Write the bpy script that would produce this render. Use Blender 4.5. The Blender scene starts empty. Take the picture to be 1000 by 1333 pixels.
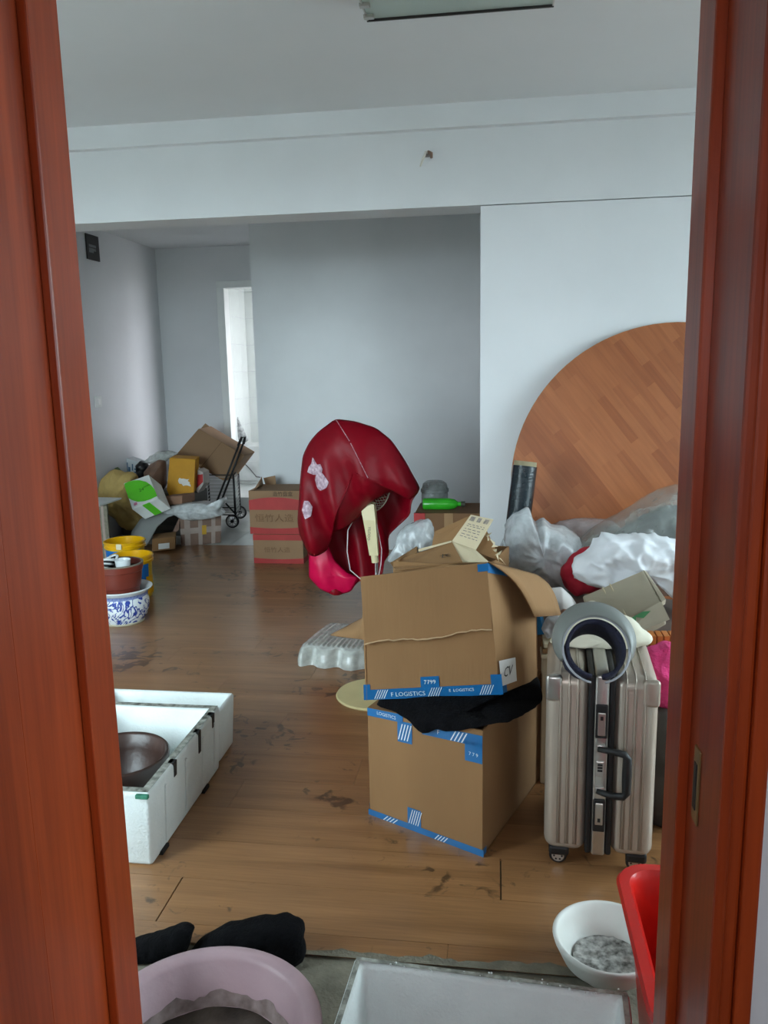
import bpy, bmesh, math, random
from mathutils import Vector, Matrix, noise
random.seed(7)
scene = bpy.context.scene
C = scene.collection
V = Vector

# ---------------------------------------------------------------- camera
H = 1.5
F = 1040.0
RR = ((0.9905367, 0.00535335, -0.13714368),
      (0.1358722, -0.1793842, 0.97435109),
      (-0.01938537, -0.98376453, -0.178414))
RM = Matrix(RR)
def ray(px, py): return RM @ V((px - 500.0, py - 666.5, F))
def G(px, py, z=0.0):                       # pixel -> point on the level plane z
    v = ray(px, py); t = (z - H) / v.z
    return V((v.x * t, v.y * t, z))
def W(px, py, y):                           # pixel -> point on the upright plane y
    v = ray(px, py); t = y / v.y
    return V((v.x * t, y, H + v.z * t))
cam = bpy.data.cameras.new('camera'); camo = bpy.data.objects.new('camera', cam); C.objects.link(camo)
cam.sensor_fit = 'HORIZONTAL'; cam.sensor_width = 36.0; cam.lens = 36.0 * F / 1000.0
cam.clip_start = 0.02; cam.clip_end = 60
r_ = RM @ V((1, 0, 0)); u_ = RM @ V((0, -1, 0)); b_ = RM @ V((0, 0, -1))
camo.matrix_world = Matrix(((r_.x, u_.x, b_.x, 0), (r_.y, u_.y, b_.y, 0), (r_.z, u_.z, b_.z, H), (0, 0, 0, 1)))
scene.camera = camo

# ---------------------------------------------------------------- light
w = bpy.data.worlds.new('overcast'); scene.world = w; w.use_nodes = True
bg = w.node_tree.nodes['Background']
bg.inputs[0].default_value = (0.92, 0.945, 1.02, 1); bg.inputs[1].default_value = 7.0
def portal(name, loc, rot, sx, sy):
    l = bpy.data.lights.new(name, 'AREA'); l.shape = 'RECTANGLE'; l.size = sx; l.size_y = sy
    l.cycles.is_portal = True
    o = bpy.data.objects.new(name, l); C.objects.link(o); o.location = loc; o.rotation_euler = rot
PI = math.pi
portal('window_right_offscreen', (3.42, 2.65, 1.55), (0, PI / 2, 0), 1.7, 2.3)
portal('window_entrance_wall_offscreen', (-2.45, 0.86, 1.425), (PI / 2, 0, 0), 1.8, 1.95)
portal('window_washroom_offscreen', (-0.95, 9.1, 1.55), (0, PI / 2, 0), 1.4, 1.3)
portal('window_landing_offscreen', (-0.125, -1.93, 1.625), (PI / 2, 0, 0), .8, .8)
vs = scene.view_settings
vs.view_transform = 'Standard'; vs.look = 'None'; vs.gamma = 1; vs.use_curve_mapping = False
vs.exposure = 1.58

# ---------------------------------------------------------------- materials
def lin(c):
    return tuple((x / 255 / 12.92) if x / 255 <= .04045 else ((x / 255 + .055) / 1.055) ** 2.4 for x in c)
MATS = {}
def mat(name, col, rough=.6, var=.12, scale=6, stretch=(1, 1, 1), bump=0, bscale=40, metal=0, alpha=1, spec=.5,
        col2=None, coat=0, sheen=0, detail=4, bstretch=(1, 1, 1), trans=0, space='Object', thin=False):
    if name in MATS: return MATS[name]
    m = bpy.data.materials.new(name); m.use_nodes = True; nt = m.node_tree; N = nt.nodes; L = nt.links
    p = N['Principled BSDF']
    a = lin(col); b = lin(col2) if col2 else tuple(min(1, x * (1 + var)) for x in a)
    if not col2: a = tuple(x * (1 - var) for x in a)
    tc = N.new('ShaderNodeTexCoord'); mp = N.new('ShaderNodeMapping'); mp.inputs['Scale'].default_value = stretch
    L.new(tc.outputs[space], mp.inputs[0])
    n = N.new('ShaderNodeTexNoise'); n.inputs['Scale'].default_value = scale; n.inputs['Detail'].default_value = detail
    L.new(mp.outputs[0], n.inputs['Vector'])
    r = N.new('ShaderNodeValToRGB'); r.color_ramp.elements[0].position = .3; r.color_ramp.elements[1].position = .7
    r.color_ramp.elements[0].color = (*a, 1); r.color_ramp.elements[1].color = (*b, 1)
    L.new(n.outputs[0], r.inputs[0]); L.new(r.outputs[0], p.inputs['Base Color'])
    p.inputs['Roughness'].default_value = rough; p.inputs['Metallic'].default_value = metal
    p.inputs['Alpha'].default_value = alpha; p.inputs['Specular IOR Level'].default_value = spec
    p.inputs['Coat Weight'].default_value = coat; p.inputs['Sheen Weight'].default_value = sheen
    p.inputs['Transmission Weight'].default_value = trans
    if bump:
        mp2 = N.new('ShaderNodeMapping'); mp2.inputs['Scale'].default_value = bstretch; L.new(tc.outputs[space], mp2.inputs[0])
        n2 = N.new('ShaderNodeTexNoise'); n2.inputs['Scale'].default_value = bscale; n2.inputs['Detail'].default_value = 5
        L.new(mp2.outputs[0], n2.inputs['Vector'])
        bp = N.new('ShaderNodeBump'); bp.inputs['Strength'].default_value = bump; bp.inputs['Distance'].default_value = .01
        L.new(n2.outputs[0], bp.inputs['Height']); L.new(bp.outputs[0], p.inputs['Normal'])
    MATS[name] = m
    return m
def film(name, col, opac, rough=.2, spec=.6, bump=.3, bscale=25):
    """thin clear plastic: part see-through, part glossy white veil"""
    if name in MATS: return MATS[name]
    m = bpy.data.materials.new(name); m.use_nodes = True; nt = m.node_tree; N = nt.nodes; L = nt.links
    p = N['Principled BSDF']; p.inputs['Base Color'].default_value = (*lin(col), 1)
    p.inputs['Roughness'].default_value = rough; p.inputs['Specular IOR Level'].default_value = spec
    tr = N.new('ShaderNodeBsdfTransparent'); tr.inputs[0].default_value = (.96, .97, .97, 1)
    mx = N.new('ShaderNodeMixShader')
    tc = N.new('ShaderNodeTexCoord')
    n = N.new('ShaderNodeTexNoise'); n.inputs['Scale'].default_value = bscale; n.inputs['Detail'].default_value = 4
    L.new(tc.outputs['Object'], n.inputs['Vector'])
    bp = N.new('ShaderNodeBump'); bp.inputs['Strength'].default_value = bump; bp.inputs['Distance'].default_value = .02
    L.new(n.outputs[0], bp.inputs['Height']); L.new(bp.outputs[0], p.inputs['Normal'])
    mr = N.new('ShaderNodeMapRange'); mr.inputs[1].default_value = .3; mr.inputs[2].default_value = .7
    mr.inputs[3].default_value = max(0, opac - .15); mr.inputs[4].default_value = min(1, opac + .15)
    L.new(n.outputs[0], mr.inputs[0]); L.new(mr.outputs[0], mx.inputs[0])
    L.new(tr.outputs[0], mx.inputs[1]); L.new(p.outputs[0], mx.inputs[2])
    L.new(mx.outputs[0], N['Material Output'].inputs[0])
    MATS[name] = m
    return m
def glassy(name, col=(235, 245, 245), f=.07):
    if name in MATS: return MATS[name]
    m = bpy.data.materials.new(name); m.use_nodes = True; nt = m.node_tree; N = nt.nodes; L = nt.links
    tr = N.new('ShaderNodeBsdfTransparent'); tr.inputs[0].default_value = (*lin(col), 1)
    gl = N.new('ShaderNodeBsdfGlossy'); gl.inputs['Roughness'].default_value = .02
    mx = N.new('ShaderNodeMixShader'); mx.inputs[0].default_value = f
    L.new(tr.outputs[0], mx.inputs[1]); L.new(gl.outputs[0], mx.inputs[2]); L.new(mx.outputs[0], N['Material Output'].inputs[0])
    N.remove(N['Principled BSDF']); MATS[name] = m
    return m
def wood(name, c1, c2, rough, axis, scale=9, bump=.05, coat=0., stain=None, rnd=0., spec=.5):
    """streaky wood grain along axis (0,1,2); optional dirt marks in world space"""
    if name in MATS: return MATS[name]
    m = bpy.data.materials.new(name); m.use_nodes = True; nt = m.node_tree; N = nt.nodes; L = nt.links
    p = N['Principled BSDF']; p.inputs['Roughness'].default_value = rough; p.inputs['Coat Weight'].default_value = coat
    p.inputs['Specular IOR Level'].default_value = spec
    tc = N.new('ShaderNodeTexCoord'); oi = N.new('ShaderNodeObjectInfo')
    ad = N.new('ShaderNodeVectorMath'); ad.operation = 'MULTIPLY_ADD'
    cx = N.new('ShaderNodeCombineXYZ')
    for i in range(3): L.new(oi.outputs['Random'], cx.inputs[i])
    L.new(cx.outputs[0], ad.inputs[0]); ad.inputs[1].default_value = (7 * (rnd > 0),) * 3; L.new(tc.outputs['Object'], ad.inputs[2])
    st = [1, 1, 1]; st[axis] = .05
    mp = N.new('ShaderNodeMapping'); mp.inputs['Scale'].default_value = st; L.new(ad.outputs[0], mp.inputs[0])
    n = N.new('ShaderNodeTexNoise'); n.inputs['Scale'].default_value = scale; n.inputs['Detail'].default_value = 6; n.inputs['Distortion'].default_value = .6
    L.new(mp.outputs[0], n.inputs['Vector'])
    n3 = N.new('ShaderNodeTexNoise'); n3.inputs['Scale'].default_value = scale * 9; n3.inputs['Detail'].default_value = 3
    L.new(mp.outputs[0], n3.inputs['Vector'])
    mm = N.new('ShaderNodeMath'); mm.operation = 'MULTIPLY_ADD'; L.new(n3.outputs[0], mm.inputs[0]); mm.inputs[1].default_value = .5
    L.new(n.outputs[0], mm.inputs[2])
    r = N.new('ShaderNodeValToRGB'); r.color_ramp.elements[0].position = .5; r.color_ramp.elements[1].position = 1.0
    r.color_ramp.elements[0].color = (*lin(c1), 1); r.color_ramp.elements[1].color = (*lin(c2), 1)
    L.new(mm.outputs[0], r.inputs[0]); out = r.outputs[0]
    if rnd:
        hv = N.new('ShaderNodeHueSaturation'); mr = N.new('ShaderNodeMapRange'); mr.inputs[3].default_value = 1 - rnd; mr.inputs[4].default_value = 1 + rnd
        L.new(oi.outputs['Random'], mr.inputs[0]); L.new(mr.outputs[0], hv.inputs['Value']); L.new(out, hv.inputs['Color']); out = hv.outputs[0]
    if stain:
        geo = N.new('ShaderNodeNewGeometry')
        mp2 = N.new('ShaderNodeMapping'); mp2.inputs['Scale'].default_value = (1, 1, 0); L.new(geo.outputs['Position'], mp2.inputs[0])
        na = N.new('ShaderNodeTexNoise'); na.inputs['Scale'].default_value = 14; na.inputs['Detail'].default_value = 5; na.inputs['Distortion'].default_value = 1.2
        L.new(mp2.outputs[0], na.inputs['Vector'])
        nb = N.new('ShaderNodeTexNoise'); nb.inputs['Scale'].default_value = 2.2; nb.inputs['Detail'].default_value = 2; L.new(mp2.outputs[0], nb.inputs['Vector'])
        mu = N.new('ShaderNodeMath'); mu.operation = 'MULTIPLY'; L.new(na.outputs[0], mu.inputs[0]); L.new(nb.outputs[0], mu.inputs[1])
        rs = N.new('ShaderNodeValToRGB'); rs.color_ramp.elements[0].position = .318; rs.color_ramp.elements[1].position = .375
        rs.color_ramp.elements[0].color = (0, 0, 0, 1); rs.color_ramp.elements[1].color = (.75, .75, .75, 1)
        L.new(mu.outputs[0], rs.inputs[0])
        mx = N.new('ShaderNodeMixRGB'); mx.inputs[2].default_value = (*lin(stain), 1)
        L.new(rs.outputs[0], mx.inputs[0]); L.new(out, mx.inputs[1]); out = mx.outputs[0]
    L.new(out, p.inputs['Base Color'])
    bp = N.new('ShaderNodeBump'); bp.inputs['Strength'].default_value = bump; bp.inputs['Distance'].default_value = .004
    L.new(mm.outputs[0], bp.inputs['Height']); L.new(bp.outputs[0], p.inputs['Normal'])
    MATS[name] = m
    return m
def parquet(name):
    m = bpy.data.materials.new(name); m.use_nodes = True; nt = m.node_tree; N = nt.nodes; L = nt.links
    p = N['Principled BSDF']; p.inputs['Roughness'].default_value = .42
    tc = N.new('ShaderNodeTexCoord'); mp = N.new('ShaderNodeMapping'); mp.inputs['Rotation'].default_value = (0, 0, math.radians(52))
    sep = N.new('ShaderNodeSeparateXYZ'); cb = N.new('ShaderNodeCombineXYZ')
    L.new(tc.outputs['Object'], sep.inputs[0]); L.new(sep.outputs[0], cb.inputs[0]); L.new(sep.outputs[2], cb.inputs[1]); L.new(cb.outputs[0], mp.inputs[0])
    b = N.new('ShaderNodeTexBrick'); b.offset = .37; b.inputs['Scale'].default_value = 1; b.inputs['Brick Width'].default_value = .27; b.inputs['Row Height'].default_value = .045
    b.inputs['Mortar Size'].default_value = .0; b.inputs['Bias'].default_value = 0
    b.inputs['Color1'].default_value = (*lin((138, 77, 42)), 1); b.inputs['Color2'].default_value = (*lin((160, 96, 56)), 1); b.inputs['Mortar'].default_value = (*lin((120, 66, 36)), 1)
    L.new(mp.outputs[0], b.inputs['Vector'])
    mp2 = N.new('ShaderNodeMapping'); mp2.inputs['Scale'].default_value = (.08, 1, 1); L.new(mp.outputs[0], mp2.inputs[0])
    n = N.new('ShaderNodeTexNoise'); n.inputs['Scale'].default_value = 60; n.inputs['Detail'].default_value = 4; L.new(mp2.outputs[0], n.inputs['Vector'])
    mx = N.new('ShaderNodeMixRGB'); mx.blend_type = 'OVERLAY'; mx.inputs[0].default_value = .25; L.new(b.outputs[0], mx.inputs[1]); L.new(n.outputs[0], mx.inputs[2])
    L.new(mx.outputs[0], p.inputs['Base Color']); MATS[name] = m
    return m

M_wall = mat('wall_paint', (216, 218, 220), .55, .03, 2.5, bump=.04, bscale=60)
M_wallg = mat('wall_paint_satin', (216, 218, 220), .3, .05, 2, bump=.06, bscale=25)
M_ceil = mat('ceiling_paint', (216, 218, 220), .8, .02, 2)
M_plank = wood('laminate_plank', (120, 82, 48), (158, 114, 74), .31, 0, 16, .02, stain=(50, 34, 20), rnd=.05, spec=.85)
M_concrete = mat('bare_concrete', (120, 115, 100), .9, .3, 14, bump=.5, bscale=90, detail=8)
M_tile = mat('white_floor_tile', (205, 208, 205), .3, .06, 5)
M_wtile = mat('glazed_wall_tile', (235, 240, 236), .2, .02, 5)
M_jamb = wood('cherry_veneer', (126, 44, 14), (172, 70, 28), .34, 2, 14, .015, spec=.35)
M_brass = mat('dull_brass', (150, 130, 90), .4, .1, 10, metal=.8)
M_black = mat('matt_black', (18, 18, 19), .6, .2, 10)
M_white = mat('white_plastic', (225, 228, 226), .4, .03, 8)
M_kraft = mat('cardboard', (142, 106, 68), .9, .08, 4, stretch=(1, 1, .4), bump=.1, bscale=120, bstretch=(1, 1, .08))
M_kraft2 = mat('dark_cardboard', (116, 84, 56), .85, .1, 5, bump=.1, bscale=100)
M_kraftl = mat('pale_cardboard', (205, 190, 158), .85, .05, 4, bump=.08, bscale=120)
M_kraftin = mat('inside_cardboard', (124, 86, 54), .9, .08, 5)
M_grey = mat('grey_dusty_cardboard', (166, 156, 136), .85, .08, 5, bump=.1, bscale=90)
M_blue = mat('blue_tape', (24, 100, 156), .3, .12, 10)
M_ink = mat('white_print', (215, 225, 230), .5, .05, 10)
M_dark = mat('dark_print', (70, 52, 40), .8, .1, 20)
M_redprint = mat('red_print', (172, 46, 44), .6, .1, 8)
M_textile = mat('black_textile', (9, 9, 12), .95, .4, 30, spec=.15, bump=.6, bscale=120)
M_foam = mat('white_polystyrene', (222, 228, 226), .75, .05, 12, bump=.35, bscale=130)
M_foamd = mat('grimy_polystyrene_edge', (165, 165, 155), .85, .35, 40, col2=(70, 70, 62), bump=.4, bscale=90)
M_alu = mat('champagne_shell', (176, 164, 150), .34, .05, 4, metal=.4, bump=.02, bscale=8)
M_alus = mat('brushed_aluminium', (190, 188, 182), .3, .05, 12, metal=.9)
M_rubber = mat('black_rubber', (12, 12, 13), .55, .1, 10)
M_redpl = mat('red_plastic', (206, 26, 16), .28, .06, 6)
M_pinkpl = mat('dusty_pink_plastic', (186, 158, 164), .38, .08, 8, bump=.1, bscale=50)
M_grime = mat('wet_grime', (34, 30, 25), .35, .5, 14, col2=(92, 82, 72), bump=.4, bscale=40, detail=8)
M_red = mat('crimson_velvet', (122, 0, 20), .45, .12, 9, spec=.22, bump=.25, bscale=18)
M_pink = mat('magenta_cloth', (205, 6, 70), .4, .1, 9, spec=.3, bump=.2, bscale=20)  # pinker cloth colour used at the lower hem of the red cloth
M_cream = mat('cream_plastic', (226, 214, 172), .35, .04, 8)
M_chrome = mat('chrome', (200, 200, 205), .15, .03, 10, metal=1)

# ---------------------------------------------------------------- builders
def lst(p): return V(p)
class MB:
    def __init__(s): s.v = []; s.f = []
    def add(s, vs, fs):
        o = len(s.v); s.v += [V(x) for x in vs]; s.f += [tuple(o + i for i in f) for f in fs]; return s
    def hexa(s, a, b):          # two matching quads
        return s.add(list(a) + list(b), [(3, 2, 1, 0), (4, 5, 6, 7), (0, 1, 5, 4), (1, 2, 6, 5), (2, 3, 7, 6), (3, 0, 4, 7)])
    def box(s, lo, hi, m=None):
        x0, y0, z0 = lo; x1, y1, z1 = hi
        a = [V(p) for p in ((x0, y0, z0), (x1, y0, z0), (x1, y0, z1), (x0, y0, z1))]; b = [V(p) for p in ((x0, y1, z0), (x1, y1, z0), (x1, y1, z1), (x0, y1, z1))]
        if m: a = [m @ p for p in a]; b = [m @ p for p in b]
        return s.hexa(a, b)
    def slab(s, quad, t):       # thick sheet from 4 points, offset against its normal
        q = [V(p) for p in quad]; n = ((q[1] - q[0]).cross(q[3] - q[0]) + (q[2] - q[1]).cross(q[3] - q[2]))
        n = n.normalized() * t
        return s.hexa(q, [p + n for p in q])
    def tube(s, path, r, seg=8, caps=True):
        P = [V(p) for p in path]; n = len(P); rr = r if isinstance(r, (list, tuple)) else [r] * n
        vs = []; prev = None
        for i, p in enumerate(P):
            d = (P[min(i + 1, n - 1)] - P[max(i - 1, 0)]).normalized()
            if prev is None: a = d.orthogonal().normalized()
            else: a = (prev - d * prev.dot(d)).normalized()
            prev = a; b = d.cross(a)
            for k in range(seg):
                t = 2 * PI * k / seg; vs.append(p + (a * math.cos(t) + b * math.sin(t)) * rr[i])
        fs = [(i * seg + k, i * seg + (k + 1) % seg, (i + 1) * seg + (k + 1) % seg, (i + 1) * seg + k) for i in range(n - 1) for k in range(seg)]
        if caps: fs += [tuple(range(seg))[::-1], tuple((n - 1) * seg + k for k in range(seg))]
        return s.add(vs, fs)
    def lathe(s, prof, c=(0, 0, 0), seg=40, m=None, sx=1, sy=1):
        vs = []; fs = []; n = len(prof)
        for (r, z) in prof:
            for k in range(seg):
                t = 2 * PI * k / seg; p = V((r * math.cos(t) * sx, r * math.sin(t) * sy, z))
                if m: p = m @ p
                vs.append(p + V(c))
        for i in range(n - 1):
            for k in range(seg): fs.append((i * seg + k, i * seg + (k + 1) % seg, (i + 1) * seg + (k + 1) % seg, (i + 1) * seg + k))
        return s.add(vs, fs)
    def grid(s, fn, nu, nv, t=0):
        vs = [fn(i / nu, j / nv) for j in range(nv + 1) for i in range(nu + 1)]
        q = lambda i, j: j * (nu + 1) + i
        fs = [(q(i, j), q(i + 1, j), q(i + 1, j + 1), q(i, j + 1)) for j in range(nv) for i in range(nu)]
        return s.add(vs, fs)
    def build(s, name, m, parent=None, smooth=False, bevel=0, solid=0, seg=2, merge=True, sub=0):
        me = bpy.data.meshes.new(name); off = parent_world(parent)
        bm = bmesh.new(); vv = [bm.verts.new(p - off) for p in s.v]
        for f in s.f:
            try: bm.faces.new([vv[i] for i in f])
            except ValueError: pass
        if merge: bmesh.ops.remove_doubles(bm, verts=bm.verts, dist=1e-5)
        if solid:
            bmesh.ops.recalc_face_normals(bm, faces=bm.faces); bm.normal_update()
            old = bm.verts[:]; of = bm.faces[:]; be = [e for e in bm.edges if len(e.link_faces) == 1]
            cp = {v: bm.verts.new(v.co - v.normal * solid) for v in old}
            for f in of: bm.faces.new([cp[v] for v in reversed(f.verts)])
            for e in be:
                try: bm.faces.new([e.verts[0], e.verts[1], cp[e.verts[1]], cp[e.verts[0]]])
                except ValueError: pass
        bmesh.ops.recalc_face_normals(bm, faces=bm.faces)
        if bevel:
            ed = [e for e in bm.edges if len(e.link_faces) == 2 and e.calc_face_angle(0) > .5]
            bmesh.ops.bevel(bm, geom=ed, offset=bevel, segments=seg, affect='EDGES', profile=.5)
        bm.to_mesh(me); bm.free()
        if smooth:
            for p in me.polygons: p.use_smooth = True
            if smooth == 'auto':
                me.set_sharp_from_angle(angle=math.radians(35))
        o = bpy.data.objects.new(name, me); C.objects.link(o); me.materials.append(m)
        if parent: o.parent = parent
        return o
def parent_world(p):
    off = V((0, 0, 0))
    while p: off = off + p.location; p = p.parent
    return off
def tag(o, label=None, cat=None, group=None, kind=None):
    if label: o['label'] = label
    if cat: o['category'] = cat
    if group: o['group'] = group
    if kind: o['kind'] = kind
    return o
def thing(name, label, cat, loc, group=None):
    o = bpy.data.objects.new(name, None); C.objects.link(o); o.location = loc; o.empty_display_size = .05
    return tag(o, label, cat, group)
def struct(o): o['kind'] = 'structure'; return o
def box(name, lo, hi, m, parent=None, bevel=0, **k): return MB().box(lo, hi).build(name, m, parent, bevel=bevel, **k)

def resample(P, n):
    P = [V(p) for p in P]; L_ = [(P[(i + 1) % len(P)] - P[i]).length for i in range(len(P))]; tot = sum(L_); out = []
    i = 0; acc = 0
    for k in range(n):
        d = tot * k / n
        while acc + L_[i] < d: acc += L_[i]; i += 1
        out.append(P[i].lerp(P[(i + 1) % len(P)], (d - acc) / L_[i]))
    return out
def fold(p, freq, seed, kind):
    q = p * freq + V((seed * 3.1, seed * 1.7, seed * .9))
    if kind == 'crease':
        return (1 - 2 * abs(noise.noise(q))) * .6 + (.5 - abs(noise.noise(q * 2.3 + V((5, 5, 5))))) * .6
    return noise.noise(q) + .5 * noise.noise(q * 2.1)
def pillow(mb, pts, Y, front, back, amp=.01, freq=12, seed=1, kind='soft', n=72, rings=12, zmin=None, center=None, k=.75, rim=.004, smoothb=1):
    """soft lump whose outline is given in pixels at depth Y (points may carry their own depth) with real thickness front and back"""
    P = [W(p[0], p[1], p[2] if len(p) > 2 else Y) for p in pts]
    B = resample(P, n)
    for _ in range(smoothb): B = [(B[i - 1] + B[i] * 2 + B[(i + 1) % n]) / 4 for i in range(n)]
    c = W(center[0], center[1], center[2] if len(center) > 2 else Y) if center else sum(B, V((0, 0, 0))) / n
    vs = []; fs = []
    def ring(sgn, t, dep):
        rr = math.sin(t); dd = (math.cos(t) ** k) * dep
        row = []
        for b in B:
            p = c + (b - c) * rr + V((0, sgn * dd, 0))
            d = fold(p, freq, seed + (sgn > 0) * 7, kind) * amp
            fade = math.cos(t) ** .5 if t < PI / 2 - .01 else 0
            p = p + V((0, sgn, 0)) * d * fade + (b - c).normalized() * d * .5 * rr * (1 if t > PI / 2 - .01 else .6)
            if zmin is not None and p.z < zmin: p.z = zmin
            row.append(p)
        return row
    rows = [ring(-1, PI / 2 * (i + 1) / (rings + 1), front) for i in range(rings)] + [ring(-1, PI / 2, front)] + \
           [ring(1, PI / 2 * (rings - i) / (rings + 1), back) for i in range(rings)]
    for r in rows: vs += r
    nr = len(rows)
    for i in range(nr - 1):
        for j in range(n): fs.append((i * n + j, i * n + (j + 1) % n, (i + 1) * n + (j + 1) % n, (i + 1) * n + j))
    cf = c + V((0, -front, 0)); cb = c + V((0, back, 0))
    cf = sum(rows[0], V((0, 0, 0))) / n + V((0, -.002, 0)); cb = sum(rows[-1], V((0, 0, 0))) / n + V((0, .002, 0))
    vs += [cf, cb]
    for j in range(n):
        fs.append((nr * n, (j + 1) % n, j)); fs.append((nr * n + 1, (nr - 1) * n + j, (nr - 1) * n + (j + 1) % n))
    mb.add(vs, fs)
    return mb
def lump(name, label, cat, pts, Y, front, back, m, group=None, **kw):
    o = pillow(MB(), pts, Y, front, back, **kw).build(name, m, None, smooth=True)
    c = sum((v.co for v in o.data.vertices), V((0, 0, 0))) / len(o.data.vertices); zb = min(v.co.z for v in o.data.vertices)
    base = V((c.x, c.y, zb))
    for v in o.data.vertices: v.co -= base
    o.location = base
    return tag(o, label, cat, group)
def bil(q, u, v): return (q[0] * (1 - u) + q[1] * u) * (1 - v) + (q[3] * (1 - u) + q[2] * u) * v   # q: BL BR TR TL
def qn(q): return (q[1] - q[0]).cross(q[3] - q[0]).normalized()
def decal(name, q, u0, v0, u1, v1, m, parent, off=.0015, n=1, wob=0, mb=None):
    nn = qn(q); own = mb is None; mb = mb or MB()
    def fn(i, j):
        u = u0 + (u1 - u0) * i; v = v0 + (v1 - v0) * j
        return bil(q, u, v) + nn * off + (nn * 0)
    mb.grid(fn, n, 1)
    if own: return mb.build(name, m, parent)
def poly_decal(name, q, uv, m, parent, off=.0015, mb=None):
    nn = qn(q); own = mb is None; mb = mb or MB()
    mb.add([bil(q, u, v) + nn * off for u, v in uv], [tuple(range(len(uv)))])
    if own: return mb.build(name, m, parent)
def text(name, body, q, u, v, hgt, m, parent, off=.003, align='CENTER', shear=0, sx=1.0, up=None):
    """print lettering lying on quad q at (u, v), hgt in metres"""
    cu = bpy.data.curves.new(name, 'FONT'); cu.body = body; cu.size = hgt; cu.align_x = align; cu.align_y = 'CENTER'; cu.shear = shear; cu.resolution_u = 2
    t = bpy.data.objects.new(name, cu); C.objects.link(t)
    bpy.context.view_layer.update()
    me = bpy.data.meshes.new_from_object(t.evaluated_get(bpy.context.evaluated_depsgraph_get()))
    bpy.data.objects.remove(t); bpy.data.curves.remove(cu)
    nn = qn(q); x = (q[1] - q[0]).normalized() if up is None else V(up).cross(nn).normalized(); y = nn.cross(x)
    o_ = bil(q, u, v) + nn * off - parent_world(parent)
    for vv in me.vertices: vv.co = o_ + x * vv.co.x * sx + y * vv.co.y
    me.materials.clear(); me.materials.append(m); me.name = name
    o = bpy.data.objects.new(name, me); C.objects.link(o); o.parent = parent
    return o
def hexpts(front, ext):
    f = [V(p) for p in front]; return f, [p + V(ext) for p in f]

# ================================================================= the room
YD = 1.10                       # room face of the doorway wall
XL, XR = -3.49, 3.2             # side walls
YB = 4.2                        # wall the round board leans on
YG = 6.45                       # wall set further back
YF = 8.2                        # far wall with the washroom door
ZC = 2.746                      # ceiling
ZS = 2.281                      # underside of the beam
XP = -0.077                     # free end of the back wall
XG = -1.95                      # free end of the set-back wall
def S(name, boxes, m, bevel=0):
    b = MB()
    for lo, hi in boxes: b.box(lo, hi)
    return struct(b.build(name, m, None, merge=False))
floor = struct(MB().box((-3.66, .88, -.12), (3.42, 8.25, -.008)).box((-1.18, -1.92, -.12), (1.78, .88, -.008)).build('floor', M_concrete, None, merge=False))
S('ceiling', [((-3.66, .88, ZC), (3.42, 10.25, ZC + .1)), ((-1.18, -1.92, ZC), (1.78, .88, ZC + .1))], M_ceil)
S('wall_left', [((XL - .15, .88, -.1), (XL, YF, ZC))], M_wall)
wy0, wy1, wz0, wz1 = 1.55, 3.75, .75, 2.4
S('wall_right', [((XR, .88, -.1), (XR + .2, wy0, ZC)), ((XR, wy1, -.1), (XR + .2, YG, ZC)), ((XR, wy0, -.1), (XR + .2, wy1, wz0)), ((XR, wy0, wz1), (XR + .2, wy1, ZC))], M_wall)
S('wall_back', [((XP, YB, -.1), (XR, YB + .22, ZS - .004))], M_wall)
S('trim_1', [((XL, YB - .006, ZS), (XR, YB + .22, ZC))], M_wall)                    # beam over the opening
S('trim_2', [((XL, YB - .05, 2.638), (XR, YB - .006, ZC))], M_wall)                  # fascia strip under the ceiling
S('wall_inner', [((XG, YG, -.1), (XR + .2, YF, ZC))], M_wallg)
dxl, dxr, dz = -2.77, -1.95, 2.33
S('wall_far', [((XL - .15, YF, -.1), (dxl - .07, YF + .12, ZC)), ((dxl - .07, YF, dz + .05), (dxr, YF + .12, ZC))], M_wall)
d2 = thing('door_2', None, None, (dxl - .035, YF, 0)); struct(d2)
box('door_jamb', (dxl - .08, YF - .02, 0), (dxl, YF + .13, dz), M_white, d2, .004)
box('door_head', (dxl - .08, YF - .02, dz), (dxr, YF + .13, dz + .07), M_white, d2, .004)
# washroom beyond
bx0 = -3.16
S('wall_washroom_back', [((bx0 - .1, 10.1, -.1), (-.8, 10.2, ZC))], M_wall)
wl = S('wall_washroom_left', [((bx0 - .12, YF + .12, -.1), (bx0, 10.1, ZC))], M_wall)
S('wall_washroom_right', [((-1.0, YF, -.1), (-.85, 8.45, ZC)), ((-1.0, 9.75, -.1), (-.85, 10.2, ZC)), ((-1.0, 8.45, -.1), (-.85, 9.75, .85)), ((-1.0, 8.45, 2.25), (-.85, 9.75, ZC))], M_wall)
wb = bpy.data.objects['wall_washroom_back']
tb = MB().box((0, 0, 0), (.296, .008, .326)).build('tile', M_wtile, wb, bevel=.002)
for i in range(8):
    for j in range(8):
        o = tb if i == j == 0 else tb.copy()
        if o is not tb: C.objects.link(o); o.parent = wb
        o.location = (bx0 + .002 + i * .3, 10.092, .16 + j * .33)
ts = MB().box((0, 0, 0), (.008, .296, .326)).build('tile', M_wtile, wl, bevel=.002)
for i in range(6):
    for j in range(8):
        o = ts if i == j == 0 else ts.copy()
        if o is not ts: C.objects.link(o); o.parent = wl
        o.location = (bx0, 8.34 + i * .3, .16 + j * .33)
S('floor_washroom', [((bx0 - .1, YF + .002, -.1), (-.85, 10.1, .15))], M_tile)

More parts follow.
